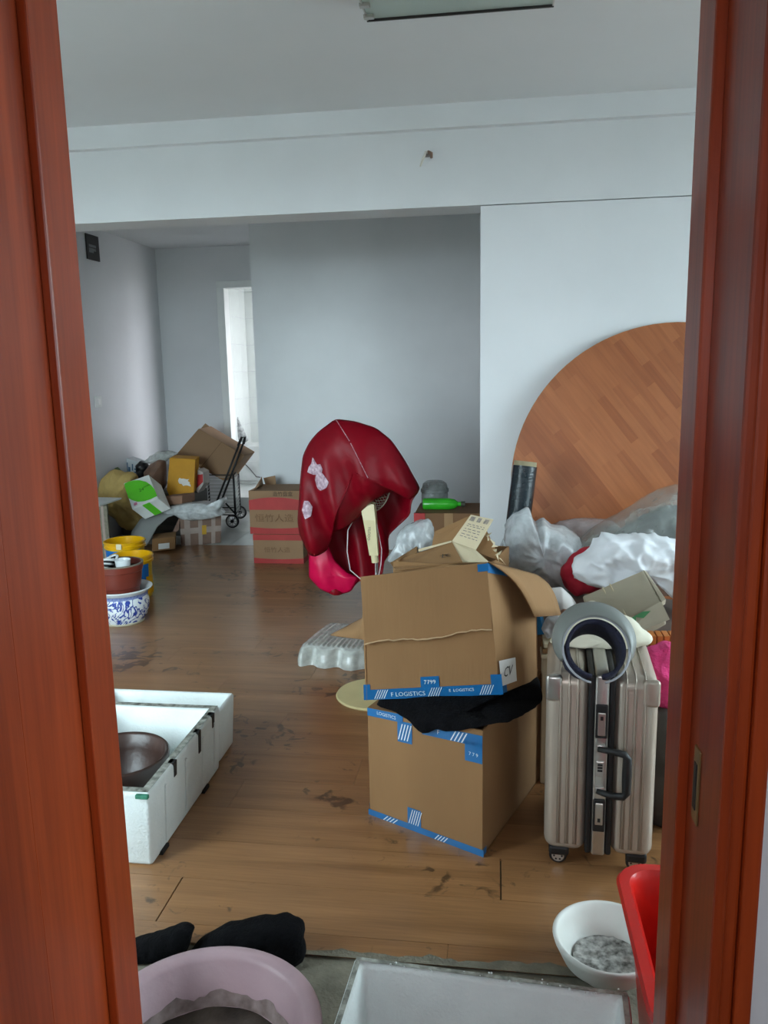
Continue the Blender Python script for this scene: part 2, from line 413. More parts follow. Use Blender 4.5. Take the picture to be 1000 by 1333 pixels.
# floor boards, joints and the white tiles at the far end
GAP = .0005
row0 = 1.87; pw = .195
proto = {}
def plank(x0, x1, y0, y1, g0=GAP, g1=GAP):
    k = (round(x1 - x0 - g0 - g1, 4), round(y1 - y0, 4))
    if k not in proto:
        proto[k] = MB().box((0, 0, -.008), (k[0], k[1] - 2 * GAP, 0)).build('plank', M_plank, floor); o = proto[k]
    else:
        o = proto[k].copy(); C.objects.link(o); o.parent = floor
    o.location = (x0 + g0, y0 + GAP, 0)
rnd = random.Random(3)
nrow = 24
for r in range(-1, nrow):
    y0 = row0 + r * pw; y1 = min(y0 + pw, 6.55)
    if r == -1: y0 = 1.80
    off = {0: -.925, 1: .024}.get(r, -.925 + (r * .41 % 1.22))
    xs = [XL] + sorted(x for x in [off + k * 1.22 for k in range(-6, 7)] if XL + .05 < x < XR - .05) + [XR]
    for a, b in zip(xs, xs[1:]):
        wa = .0022 if abs(a - off) < 1e-6 and r in (0, 1) else GAP; wb_ = .0022 if abs(b - off) < 1e-6 and r in (0, 1) else GAP
        plank(a, b, y0, y1, wa, wb_)
mb = MB(); rg = random.Random(21); n = 60; lo_ = []; hi_ = []
for k in range(n + 1):
    x = -.66 + 1.15 * k / n; a = 1.80 + .018 + .03 * noise.noise(V((x * 5, 0, 3))) + .018 * noise.noise(V((x * 17, 2, 3))) + rg.uniform(-.004, .004)
    lo_.append(V((x, 1.792, .0012))); hi_.append(V((x, max(1.797, a), .0012)))
mb.add(lo_ + hi_, [(k, k + 1, n + 2 + k, n + 1 + k) for k in range(n)])
mb.build('mortar_smear', M_concrete, floor)
tt = MB().box((0, 0, -.008), (.597, .545, 0)).build('tile', M_tile, floor, bevel=.0008, seg=1)
first = True
for i in range(3):
    for j in range(3):
        o = tt if first else tt.copy()
        if not first: C.objects.link(o); o.parent = floor
        first = False; o.location = (XL + .004 + i * .6 + (-.3 if False else 0), 6.555 + j * .548, 0)

# entrance wall, its doorway and the landing outside
JL, JR, JT = -.583, .243, 2.25
YO = YD - .215
ex0, ex1, ez0, ez1 = -3.3, -1.55, .38, 2.35
S('wall_entrance', [((-3.64, YO, -.1), (ex0, YD, ZC)), ((ex1, YO, -.1), (JL - .045, YD, ZC)), ((ex0, YO, -.1), (ex1, YD, ez0)), ((ex0, YO, ez1), (ex1, YD, ZC)), ((JR + .045, YO, -.1), (XR + .2, YD, ZC)), ((JL - .045, YO, JT + .045), (JR + .045, YD, ZC))], M_wall)
d1 = thing('door_1', None, None, ((JL + JR) / 2, YD - .1, 0)); struct(d1)
ys = 1.025
for s, x in ((-1, JL), (1, JR)):
    nm = 'door_jamb'
    a, b = sorted((x, x + s * .045)); box(nm, (a, ys, -.008), (b, YD + .004, JT + .045), M_jamb, d1, .003)
    a, b = sorted((x + s * .013, x + s * .045)); box(nm, (a, YO - .004, -.008), (b, ys, JT + .045), M_jamb, d1, .002)
    # moulded casing on the landing side
    for dx0, dx1, th in () if s < 0 else ((.008, .022, .024), (.022, .038, .016), (.038, .058, .022)):
        a, b = sorted((x + s * (dx0 + (.005 if False else 0)), x + s * dx1)); box('casing_strip', (a, YO - th, -.008), (b, YO - .002, JT + dx1), M_jamb, d1, .004)
    # casing on the room side
    a, b = sorted((x + s * .01, x + s * .075)); box('casing_strip', (a, YD + .002, -.008), (b, YD + .016, JT + .075), M_jamb, d1, .004)
box('door_head', (JL - .045, ys, JT), (JR + .045, YD + .004, JT + .045), M_jamb, d1, .003)
box('casing_strip', (JL - .058, YO - .022, JT + .008), (JR + .058, YO - .002, JT + .058), M_jamb, d1, .004)
lf = box('door_leaf', (JL - .058, .03, .005), (JL - .0128, YO - .003, JT - .01), M_jamb, d1, .001)
MB().tube([(JL - .012, .12, 1.0), (JL + .03, .12, 1.0), (JL + .035, .16, 1.0), (JL + .035, .24, 1.0)], .009, 10).build('handle', M_brass, lf, smooth=True)
zs_ = W(902, 1018, .985).z
sp = box('strike_plate', (JR + .0105, .965, zs_ - .05), (JR + .0135, .99, zs_ + .05), M_brass, d1, .001)
box('latch_slot', (JR + .0095, .972, zs_ - .032), (JR + .0115, .984, zs_ + .03), M_black, sp)
S('wall_landing_left', [((-1.15, -1.9, -.1), (-1.0, YO, ZC))], M_wall)
S('wall_landing_right', [((1.6, -1.9, -.1), (1.75, YO, ZC))], M_wall)
gx0, gx1, gz0, gz1 = -.45, .2, 1.35, 2.0
S('wall_landing_back', [((-1.15, -1.9, -.1), (gx0, -1.75, ZC)), ((gx1, -1.9, -.1), (1.75, -1.75, ZC)), ((gx0, -1.9, -.1), (gx1, -1.75, gz0)), ((gx0, -1.9, gz1), (gx1, -1.75, ZC))], M_wall)

# windows in the side walls
GL = glassy('clear_glass')
def window(name, m, wdt, z0, z1, n):
    """casement window in a wall; m maps (along, depth outwards, up) to the room"""
    win = thing(name, None, None, m @ V((wdt / 2, .08, z0))); struct(win)
    for i in range(n):
        a = wdt / n * i; b = a + wdt / n
        f = MB()
        for lo, hi in (((a, z0), (a + .05, z1)), ((b - .05, z0), (b, z1)), ((a + .05, z0), (b - .05, z0 + .05)), ((a + .05, z1 - .05), (b - .05, z1))):
            f.box((lo[0], .05, lo[1]), (hi[0], .1, hi[1]), m)
        f.build('window_frame', M_white, win, merge=False)
        MB().box((a + .05, .073, z0 + .05), (b - .05, .077, z1 - .05), m).build('pane', GL, win)
    MB().box((-.04, -.06, z0 - .04), (wdt + .04, .05, z0), m).build('window_sill', M_white, win, bevel=.004)
window('window_1', Matrix(((0, 1, 0, XR), (1, 0, 0, wy0), (0, 0, 1, 0), (0, 0, 0, 1))), wy1 - wy0, wz0, wz1, 3)
window('window_2', Matrix(((1, 0, 0, ex0), (0, -1, 0, YD), (0, 0, 1, 0), (0, 0, 0, 1))), ex1 - ex0, ez0, ez1, 2)
struct(box('ground', (-40, -40, -.7), (40, 40, -.6), mat('yard_ground', (128, 126, 120), .9, .1, 1)))

# ================================================================= fittings
# ceiling light
zl = 2.685
p0 = G(478, 28.5, zl); p1 = G(722, 3, zl)
lt = thing('ceiling_light', 'flat rectangular ceiling lamp with dark rim and greenish grey diffuser', 'lamp', ((p0.x + p1.x) / 2, p0.y - .2, ZC))
x0, x1, y1_ = p0.x, p1.x, p0.y; y0_ = y1_ - .34
M_diff = mat('lamp_diffuser', (170, 184, 178), .4, .04, 3)
M_rim = mat('dark_lamp_rim', (38, 34, 33), .4, .2, 6)
box('diffuser', (x0 + .006, y0_, zl + .006), (x1 - .006, y1_ - .008, ZC), M_diff, lt)
box('rim', (x0, y1_ - .008, zl - .002), (x1, y1_, ZC), M_rim, lt, .001)
box('rim', (x0, y0_ - .008, zl - .002), (x1, y0_, ZC), M_rim, lt, .001)
for xx in (x0, x1 - .006): box('end_trim', (xx, y0_, zl), (xx + .006, y1_ - .008, ZC), M_alus, lt, .001)
for yy in (y1_ - .05, y1_ - .14):
    box('clip', (x0 - .006, yy, zl - .006), (x0 + .03, yy + .022, zl + .006), M_alus, lt, .002)
# wire stub on the beam
hk = W(557, 203, YB - .006)
ws = thing('wire_stub', 'short bare cable stub sticking out of the white beam', 'cable', (hk.x, YB - .006, hk.z))
MB().tube([hk + V((.0, 0, .012)), hk + V((0, -.03, .012)), hk + V((-.008, -.04, .005)), hk + V((-.022, -.045, -.03)), hk + V((-.034, -.045, -.058))], [.007, .007, .006, .006, .004]).build('cable', mat('old_white_cable', (205, 200, 190), .5), ws, smooth=True)
MB().tube([hk + V((.0, 0, .01)), hk + V((.006, -.03, .012)), hk + V((.02, -.045, .0)), hk + V((.022, -.05, -.022))], [.006, .007, .009, .007]).build('cable', mat('brown_cable', (110, 84, 68), .6), ws, smooth=True)
box('wall_cap', (hk.x - .014, YB - .012, hk.z - .006), (hk.x + .014, YB - .004, hk.z + .022), mat('cap_grey', (120, 112, 106), .6), ws, .002)
# plaque and socket on the left wall
def onL(px, py, X=XL):
    v = ray(px, py); t = X / v.x; return V((X, v.y * t, H + v.z * t))
a = onL(110, 304); b = onL(129, 341)
pq = thing('wall_plaque', 'small black plaque high on the left wall', 'plaque', (XL, (a.y + b.y) / 2, b.z - .0))
z0 = b.z - .0; z1 = onL(128, 309).z
box('board', (XL, a.y, z0), (XL + .012, b.y, z1), mat('plaque_black', (26, 24, 24), .5, .3, 20), pq, .002)
Mpk = mat('plaque_grey', (120, 126, 126), .6, .2, 30)
q = [V((XL + .012, a.y, z0)), V((XL + .012, b.y, z0)), V((XL + .012, b.y, z1)), V((XL + .012, a.y, z1))]
q = [q[1], q[0], q[3], q[2]]
q = [V((XL + .012, a.y, z0)), V((XL + .012, b.y, z0)), V((XL + .012, b.y, z1)), V((XL + .012, a.y, z1))]
for v0, v1, u1 in ((.5, .6, .72), (.36, .46, .7), (.28, .36, .5)):
    b_ = MB(); b_.box((XL + .012, a.y + (b.y - a.y) * .15, z0 + (z1 - z0) * v0), (XL + .0135, a.y + (b.y - a.y) * u1, z0 + (z1 - z0) * v1)); b_.build('print', Mpk, pq)
a = onL(122.5, 518); b = onL(132, 530)
so = thing('wall_socket', 'white square wall socket on the left wall', 'socket', (XL, (a.y + b.y) / 2, b.z))
box('plate', (XL, a.y, b.z), (XL + .01, a.y + .12, b.z + .1), M_white, so, .003)
box('rocker', (XL + .01, a.y + .05, b.z + .025), (XL + .016, a.y + .085, b.z + .075), mat('socket_white', (240, 240, 238), .3), so, .002)

# ================================================================= round board
bd = thing('round_table_top', 'large round wooden table top leaning on the white wall', 'table top', (.876, 3.99, .108))
r = .795; lean = math.asin(.19 / 1.59)
m = Matrix.Translation(V((.876, 4.0, .108))) @ Matrix.Rotation(-lean, 4, 'X')
M_parq = parquet('parquet_print')
def discz(rad, y0, y1, seg=96, cz=r):
    mb = MB(); vs = []
    for y in (y0, y1):
        vs += [m @ V((rad * math.cos(2 * PI * k / seg), y, cz + rad * math.sin(2 * PI * k / seg))) for k in range(seg)]
    mb.add(vs, [tuple(range(seg)), tuple(range(2 * seg - 1, seg - 1, -1))] + [(k, seg + k, seg + (k + 1) % seg, (k + 1) % seg) for k in range(seg)]); return mb
# keep the board's own frame for its parquet direction
o = discz(r - .0012, -.024, -.0032).build('face_sheet', M_parq, bd)
discz(r, -.0225, 0).build('core', mat('worn_chipboard_edge', (120, 84, 52), .85, .3, 60, col2=(190, 160, 115)), bd)
# flat cartons under it
fc = thing('flattened_carton_stack', 'flattened cartons lying on the floor under the round table top', 'cartons', (.9, 3.95, 0))
for i in range(6): box('carton_sheet', (.3 + .02 * i, 3.72 + .01 * (i % 2), .018 * i), (1.5 - .01 * i, 4.18, .018 * i + .0178), M_kraft2 if i % 2 else M_kraft, fc)

# black film roll
t0 = W(684, 604, 3.86); t1 = G(650, 872, 0.0) ; t1 = V((t1.x, 3.72, 0.01))
fr = thing('film_roll', 'tall roll of shiny black wrapping film leaning beside the round table top', 'roll', (t1.x, t1.y, 0))
ax = (t0 - t1).normalized()
M_film = mat('black_stretch_film', (20, 34, 40), .16, .3, 5, stretch=(8, 8, .6), bump=.35, bscale=30, bstretch=(.5, .5, 6))
MB().lathe([(0, 0), (.058, 0), (.058, (t0 - t1).length - .01), (.0535, (t0 - t1).length - .01), (.0535, (t0 - t1).length - .3), (0, (t0 - t1).length - .3)], c=t1, seg=28, m=ax.to_track_quat('Z', 'Y').to_matrix().to_4x4()).build('film', M_film, fr, smooth='auto')
cm = ax.to_track_quat('Z', 'Y').to_matrix().to_4x4()
MB().lathe([(.054, -.30), (.054, .012), (.045, .012), (.045, -.30), (.054, -.30)], c=t0, seg=28, m=cm).build('core_tube', mat('core_card', (150, 140, 110), .8), fr, smooth='auto')

# ================================================================= two big taped cartons
def tape_print(q, u0, v0, u1, v1, parent, n=4, along='u', mb=None):
    """slanted white stripes printed on a piece of tape lying on quad q"""
    mb = MB()
    for k in range(n):
        a = u0 + (u1 - u0) * k / n; wd = (u1 - u0) / n * .35; sl = (u1 - u0) * .35
        poly_decal('', q, [(a, v0), (a + wd, v0), (a + wd + sl, v1), (a + sl, v1)], None, None, off=.0032, mb=mb)
    return mb.build('stripe_print', M_ink, parent)
def tape(q, u0, v0, u1, v1, parent, off=.002, n=8):
    return decal('tape', q, u0, v0, u1, v1, M_blue, parent, off, n)
A = V((-.415, 2.464, 0)); B = V((-.032, 2.265, 0)); Cc = V((.177, 2.786, 0)); D = A + Cc - B
hA, hB, hC, hD = .388, .418, .41, .40
lb = thing('carton', 'closed brown carton edged with blue tape, standing on the floor under an open one', 'carton', ((A + Cc) / 2))
up = lambda p, z: V((p.x, p.y, z))
bulge = MB()
fq = [A, B, up(B, hB), up(A, hA)]; rq = [B, Cc, up(Cc, hC), up(B, hB)]
bqd = [Cc, D, up(D, hD), up(Cc, hC)]; lq = [D, A, up(A, hA), up(D, hD)]
for q in (fq, rq, bqd, lq): MB().slab(q, -.006).build('side_panel', M_kraft, lb)
MB().slab([A, D, Cc, B], -.006).build('bottom_panel', M_kraft, lb)
MB().slab([up(A, hA), up(B, hB - .02), up(Cc, hC), up(D, hD)], -.006).build('top_flap', M_kraft, lb)
# tape on the lower carton
t = tape(fq, -.012, -.0, 1.012, .055, lb); tape_print(fq, .13, .004, .25, .05, t); tape_print(fq, .6, .004, .7, .05, t)
t = tape(fq, .36, .055, .48, .2, lb); tape_print(fq, .37, .06, .47, .19, t, 5)
tape(rq, 0, 0, .05, .055, lb); tape(lq, .96, 0, 1, .11, lb)
t = tape(fq, .0, .93, .33, 1.0, lb); text('tape_lettering', 'LOGISTICS', fq, .18, .965, .016, M_ink, t)
t = tape(fq, .28, .76, .41, .94, lb); tape_print(fq, .285, .78, .39, .92, t, 4)
t = tape(fq, .5, .87, 1.0, .96, lb); tape_print(fq, .74, .875, .86, .955, t); text('tape_lettering', 'F', fq, .64, .915, .02, M_ink, t)
t = tape(fq, .86, .74, 1.0, .9, lb); text('tape_lettering', '7 7 9', fq, .93, .80, .016, M_ink, t)

# black cloth squeezed between them
cl = lump('black_cloth', 'crumpled black cloth squeezed between two stacked brown cartons', 'cloth',
     [(488, 917, 2.46), (512, 924, 2.42), (530, 936, 2.37), (550, 955, 2.345), (566, 948, 2.335), (596, 950, 2.30), (636, 943, 2.235), (664, 938, 2.27), (690, 925, 2.42), (706, 912, 2.55), (703, 884, 2.62), (680, 888, 2.6), (650, 902, 2.42), (560, 906, 2.42), (500, 910, 2.45)],
     2.4, .035, .16, M_textile, amp=.014, freq=22, seed=4, center=(605, 922, 2.34), n=90)

# upper, open carton
P0 = W(476, 911, 2.445); P1 = W(650, 904, 2.40); P2 = W(700, 884, 2.65); P3 = P0 + (P2 - P1); P3.z = max(P3.z, .422)
T0 = W(471, 752, 2.43); T1 = W(634, 733, 2.385); T2 = W(698, 748, 2.68); T3 = T0 + (T2 - T1) 
ub = thing('open_carton', 'big open brown carton with torn front flap and blue tape, on top of another', 'carton', ((P0 + P2) / 2))
fq = [P0, P1, T1, T0]; rq = [P1, P2, T2, T1]; bq = [P2, P3, T3, T2]; lq = [P3, P0, T0, T3]
for q in (fq, rq, bq, lq): MB().slab(q, -.006).build('side_panel', M_kraft, ub)
MB().slab([P0, P3, P2, P1], -.006).build('bottom_panel', M_kraft, ub)
# front flap folded down over the face, torn lower edge
mb = MB(); n = 26; nn = qn(fq); rg = random.Random(5)
top = []; bot = []
for i in range(n + 1):
    u = i / n; v = .475 + .04 * (u - .0) ** 1.0 + .012 * math.sin(u * 9) + rg.uniform(-.006, .006)
    top.append(bil(fq, -.008 + u * 1.01, 1.0) + nn * .006 + V((0, 0, .004))); bot.append(bil(fq, .02 + u * .975, v) + nn * .014)
vs = top + bot; fs = [(i, n + 1 + i, n + 2 + i, i + 1) for i in range(n)]
fl = mb.add(vs, fs).build('front_flap', M_kraft, ub, solid=.005)
mb = MB()
for i in range(n):
    mb.tube([bot[i] + nn * .002, bot[i + 1] + nn * .002], .0022 + rg.uniform(0, .0010), 5)
mb.build('torn_edge', mat('torn_card', (178, 148, 112), .9), fl)
# right flap hanging outwards
q = [W(697, 803, 2.50), W(731, 801, 2.78), T2 + V((.0, 0, .002)), T1 + V((0.006, 0, .006))]
MB().grid(lambda i, j: bil(q, i, j) + V((.012, 0, .03)) * math.sin(PI * j) * .8, 6, 8).build('right_flap', M_kraft, ub, smooth=True, solid=.005)
# left flap
q = [W(430, 826, 2.72), W(474, 833, 2.44), T0 + V((-.004, .006, -.002)), T3 + V((-.004, 0, 0))]
MB().grid(lambda i, j: bil(q, i, j), 6, 6).build('left_flap', M_kraft, ub, smooth=True, solid=.005)
# back flap leaning outwards behind
q = [T3, T2, T2 + V((.03, .12, -.12)), T3 + V((.03, .12, -.12))]
MB().slab(q, -.005).build('back_flap', M_kraft, ub)
# tape and label
t = tape(fq, -.012, 0, 1.03, .085, ub); tape_print(fq, .07, .008, .16, .08, t, 5); tape_print(fq, .48, .008, .57, .08, t, 5); tape_print(fq, .86, .008, .95, .08, t, 5)
text('tape_lettering', 'F LOGISTICS', fq, .33, .036, .021, M_ink, t); text('tape_lettering', 'E  LOGISTICS', fq, .73, .05, .014, M_ink, t)
t = tape(fq, .43, .085, .57, .17, ub); text('tape_lettering', '7799', fq, .5, .125, .02, M_ink, t)
tape(fq, -.012, .085, .04, .13, ub); tape(fq, .95, .085, 1.03, .16, ub); tape(rq, 0, 0, .18, .09, ub)
t = decal('tape', rq, -.02, .93, .5, 1.0, M_blue, ub, .003, 4); t2 = decal('tape', fq, .93, .95, 1.012, 1.005, M_blue, ub, .012, 2)
tape_print(fq, .935, .955, .99, 1.0, t2, 3)
lab = decal('paper_label', rq, .04, .06, .42, .26, mat('white_paper', (225, 225, 222), .7), ub, .004, 2)
text('label_print', 'CV', rq, .2, .16, .045, M_black, lab, off=.006, shear=.3)

# ================================================================= suitcase
sl = V((.152, 2.235, 0)); sr = V((.466, 2.212, 0)); sw = (sr - sl).length
sc = thing('suitcase', 'ribbed silver hard-shell suitcase standing upright with black handle', 'suitcase', ((sl + sr) / 2))
ang = math.atan2(sr.y - sl.y, sr.x - sl.x)
SM = Matrix.Translation((sl + sr) / 2) @ Matrix.Rotation(ang, 4, 'Z')
hw = sw / 2; dp = .36; zb, zt = .055, .618
def sbox(lo, hi): return MB().box(lo, hi, SM)
cs = .020
for s in (-1, 1):
    a, b = sorted((s * (cs + .016), s * hw))
    sh = sbox((a, 0, zb), (b, dp, zt)).build('shell', M_alu, sc, smooth='auto', bevel=.034, seg=5)
    # shallow channels pressed into the shell: paired dark grooves with a bright rib
    for k, fx in enumerate((.26, .46, .66) if s < 0 else (.26, .46, .68)):
        x = s * (cs + .016 + (hw - cs - .016) * fx)
        path = [SM @ V(p) for p in ((x, -.0005, zb + .03), (x, -.0005, zt - .036), (x, .0035, zt - .021), (x, .012, zt - .009), (x, .034, zt + .0005), (x, dp - .034, zt + .0005))]
        MB().tube(path, .0030, 8).build('rib', M_alu, sh, smooth=True)
        for e in (-1, 1):
            path2 = [p + SM.to_3x3() @ V((e * .005, .0012, -.0012)) for p in path]
            MB().tube(path2, .0016, 5).build('groove', M_alu, sh, smooth=True)
    a, b = sorted((s * cs, s * (cs + .018)))
    sbox((a, -.0015, zb + .004), (b, dp + .0015, zt + .0015)).build('rubber_seal', M_rubber, sc, bevel=.006, seg=2)
sbox((-cs, -.006, zb + .002), (cs, dp + .006, zt + .006)).build('frame_strip', M_alus, sc, smooth='auto', bevel=.008, seg=3)
# corner guards
for s in (-1, 1):
    x = s * (hw - .022)
    MB().box((x - .024, -.004, zt - .085), (x + .024, .02, zt - .004), SM).build('corner_guard', M_alus if s < 0 else M_alu, sc, smooth='auto', bevel=.011, seg=3)
# locks
for zc_, fl_ in ((.485, 1), (.19, -1)):
    lk = sbox((-.017, -.0105, zc_ - .052), (.017, -.004, zc_ + .052)).build('lock_plate', M_rubber, sc, bevel=.0035)
    sbox((-.011, -.0145, zc_ - .042 if fl_ > 0 else zc_ - .028), (.011, -.009, zc_ + .028 if fl_ > 0 else zc_ + .042)).build('lock_tab', M_alus, lk, bevel=.002)
    zk = zc_ + .012 * fl_
    sbox((-.004, -.0152, zk - .006), (.004, -.0142, zk + .006)).build('key_hole', M_black, lk)
# combination lock
cb = sbox((-.013, -.0115, .315), (.011, -.005, .362)).build('combination_lock', M_alus, sc, bevel=.002)
for k in range(3): sbox((-.008, -.0128, .331 + k * .009), (.006, -.011, .337 + k * .009)).build('dial', M_black, cb)
# handle swung to the right
for zz in (.403, .272):
    sbox((-.014, -.0165, zz - .012), (.014, -.005, zz + .012)).build('handle_mount', M_alus, sc, smooth='auto', bevel=.004)
hp = [(-.008, -.016, .403), (.03, -.03, .406), (.064, -.036, .402), (.072, -.037, .39), (.072, -.037, .34), (.072, -.037, .285), (.064, -.036, .272), (.03, -.03, .268), (-.008, -.016, .272)]
MB().tube([SM @ V(p) for p in hp], [.008, .010, .011, .0125, .0135, .0125, .011, .010, .008], 10).build('handle', M_rubber, sc, smooth=True)
# wheels
for (x, y) in ((-hw + .045, .035), (hw - .045, .035), (-hw + .045, dp - .035), (hw - .045, dp - .035)):
    hs = MB().box((x - .03, y - .028, .036), (x + .03, y + .028, zb + .012), SM).build('wheel_housing', M_rubber, sc, bevel=.008)
    my = SM @ Matrix.Translation((x - .002, y, .027)) @ Matrix.Rotation(PI / 2, 4, 'X')
    wh = MB().lathe([(.0, -.012), (.022, -.012), (.0265, -.008), (.0265, .008), (.022, .012), (.0, .012)], seg=28, m=my).build('wheel', M_rubber, sc, smooth='auto')
    MB().lathe([(0, .0135), (.018, .0135), (.019, .012)], seg=24, m=my).build('hub_cap', M_alus, wh, smooth='auto')
    h = MB()
    for k in range(6): h.lathe([(0, .0145), (.003, .0145), (.003, .0135)], c=(0, 0, 0), seg=8, m=my @ Matrix.Translation((.0115 * math.cos(k * PI / 3), .0115 * math.sin(k * PI / 3), 0)))
    h.build('hub_holes', M_black, wh)

# sun visor and white cap on the suitcase
vc = W(776, 845, 2.206)
vz = thing('sun_visor', 'grey sun visor with navy headband on the silver suitcase', 'visor', (vc.x, vc.y + .06, .62))
nrm = V((0.02, -.80, .55)).normalized(); xa = V((1, .03, 0)).normalized(); xa = (xa - nrm * xa.dot(nrm)).normalized(); ya = nrm.cross(xa)
RB = .088
M_navy = mat('navy_terry', (22, 24, 48), .85, .3, 30, bump=.5, bscale=150)
M_brim = mat('grey_satin_fabric', (118, 122, 118), .45, .06, 8)
def bandpt(t, s, rr=0):            # t angle around the head, s along the depth of the band
    rad = RB + rr
    e = max(0, -math.sin(t)) ** 2
    p = vc + xa * (rad * math.cos(t)) + ya * (rad * 1.05 * math.sin(t)) - nrm * s
    return p
t0a, t1a = math.radians(-78), math.radians(258)
MB().grid(lambda i, j: bandpt(t0a + (t1a - t0a) * i, j * (.10 * (1 - abs(2 * i - 1) ** 4) + .028), -.004 - .006 * abs(2 * i - 1) ** 3), 60, 4).build('headband', M_navy, vz, smooth=True, solid=.010)
MB().tube([bandpt(t0a + (t1a - t0a) * k / 60, 0, .004) for k in range(61)], .0035, 6).build('piping', mat('pale_piping', (150, 152, 158), .6), vz, smooth=True)
def brim(i, j):
    t = math.radians(-18) + math.radians(216) * i
    wdt = .004 + .050 * math.sin(PI * i) ** .9
    rad = RB + .006 + wdt * j
    return vc + xa * (rad * math.cos(t)) + ya * (rad * 1.0 * math.sin(t)) + nrm * (.012 * math.sin(PI * i) - .035 * j * j) 
MB().grid(brim, 48, 8).build('brim', M_brim, vz, smooth=True, solid=.004)
lump('cotton_hat', 'crumpled cream cotton hat lying behind the grey sun visor', 'hat',
     [(716, 842), (722, 822), (733, 806), (752, 792), (770, 784), (786, 790), (806, 801), (826, 808), (836, 820), (850, 829), (846, 836), (834, 838), (838, 852), (832, 861), (818, 858), (800, 850), (760, 850), (730, 848)],
     2.50, .05, .07, mat('cream_cotton', (216, 210, 190), .85, .06, 8, bump=.3, bscale=25), amp=.016, freq=16, seed=11, kind='crease', zmin=.622)

# ================================================================= floor things near the door
def crate(name, label, cat, c, sx, sy, hgt, rot, m, th=.025, taper=.03, rim=None, group=None, bevel=.012):
    """open box with sloping walls: outer shell, inner faces, floor in one body"""
    root = thing(name, label, cat, c, group)
    R_ = Matrix.Translation(V(c)) @ Matrix.Rotation(rot, 4, 'Z')
    def ringp(dx, dy, z): return [R_ @ V(p) for p in ((-dx, -dy, z), (dx, -dy, z), (dx, dy, z), (-dx, dy, z))]
    lv = [ringp(sx / 2 - taper, sy / 2 - taper, 0), ringp(sx / 2, sy / 2, hgt), ringp(sx / 2 - th, sy / 2 - th, hgt), ringp(sx / 2 - taper - th, sy / 2 - taper - th, th)]
    mb = MB(); vs = sum(lv, []); fs = [(3, 2, 1, 0), (12, 13, 14, 15)]
    for i in range(3):
        for k in range(4): fs.append((i * 4 + k, i * 4 + (k + 1) % 4, (i + 1) * 4 + (k + 1) % 4, (i + 1) * 4 + k))
    mb.add(vs, fs)
    body = mb.build('body', m, root, smooth='auto', bevel=bevel, seg=3)
    if rim:
        r2 = MB(); o_ = .0015
        a = ringp(sx / 2 - bevel * .5, sy / 2 - bevel * .5, hgt + o_); b = ringp(sx / 2 - th + bevel * .4, sy / 2 - th + bevel * .4, hgt + o_)
        for k in range(4): r2.add([a[k], a[(k + 1) % 4], b[(k + 1) % 4], b[k]], [(0, 1, 2, 3)])
        r2.build('grimy_rim', rim, root)
    return root, R_
# polystyrene box with a clay pot at the left
fb, FR = crate('polystyrene_box', 'grimy-rimmed white polystyrene box by the door with a dark clay bowl in it', 'box', (-1.262, 2.415, 0), .47, .64, .25, 0, M_foam, .036, .012, M_foamd)
for y in (-.20, -.03, .13, .25):
    MB().hexa([FR @ V(p) for p in ((.20, y - .006, .02), (.2285, y - .006, .02), (.2285, y + .006, .02), (.20, y + .006, .02))], [FR @ V(p) for p in ((.20, y - .006, .215), (.239, y - .006, .215), (.239, y + .006, .215), (.20, y + .006, .215))]).build('rib', M_foam, fb, bevel=.003)
Mtp = mat('torn_black_tape', (28, 28, 28), .6, .3, 20)
for y, l in ((-.12, .05), (.1, .08), (.24, .05)):
    MB().hexa([FR @ V(p) for p in ((.225, y - .009, .25 - l), (.2365 - l * .04, y - .009, .25 - l), (.2365 - l * .04, y + .011, .25 - l), (.225, y + .011, .25 - l))], [FR @ V(p) for p in ((.215, y - .014, .2515), (.2365, y - .012, .2515), (.2365, y + .014, .2515), (.215, y + .016, .2515))]).build('tape_scrap', Mtp, fb)
MB().box((.195, -.332, .236), (.236, -.318, .249), FR).build('green_mark', mat('green_ink', (50, 120, 95), .7, .3, 60), fb, bevel=.003)
for s in (-.22, .15):
    MB().box((.20, s - .03, .0), (.232, s + .02, .012), FR).build('foot', M_black, fb)
fb2, FR2 = crate('polystyrene_box', 'clean-rimmed narrow polystyrene box standing behind the one with the clay bowl', 'box', (-1.30, 2.845, 0), .52, .19, .215, 0, M_foam, .02, .012)
cp = thing('clay_bowl', 'dark brown clay bowl standing inside the polystyrene box', 'bowl', (-1.285, 2.42, .028))
M_clay = mat('dark_glazed_clay', (58, 40, 34), .35, .35, 9, bump=.2, bscale=30)
MB().lathe([(0, 0), (.1, 0), (.14, .05), (.165, .12), (.172, .168), (.165, .176), (.155, .168), (.146, .12), (.12, .05), (.08, .02), (0, .015)], c=(-1.285, 2.42, .028), seg=56).build('bowl', M_clay, cp, smooth=True)

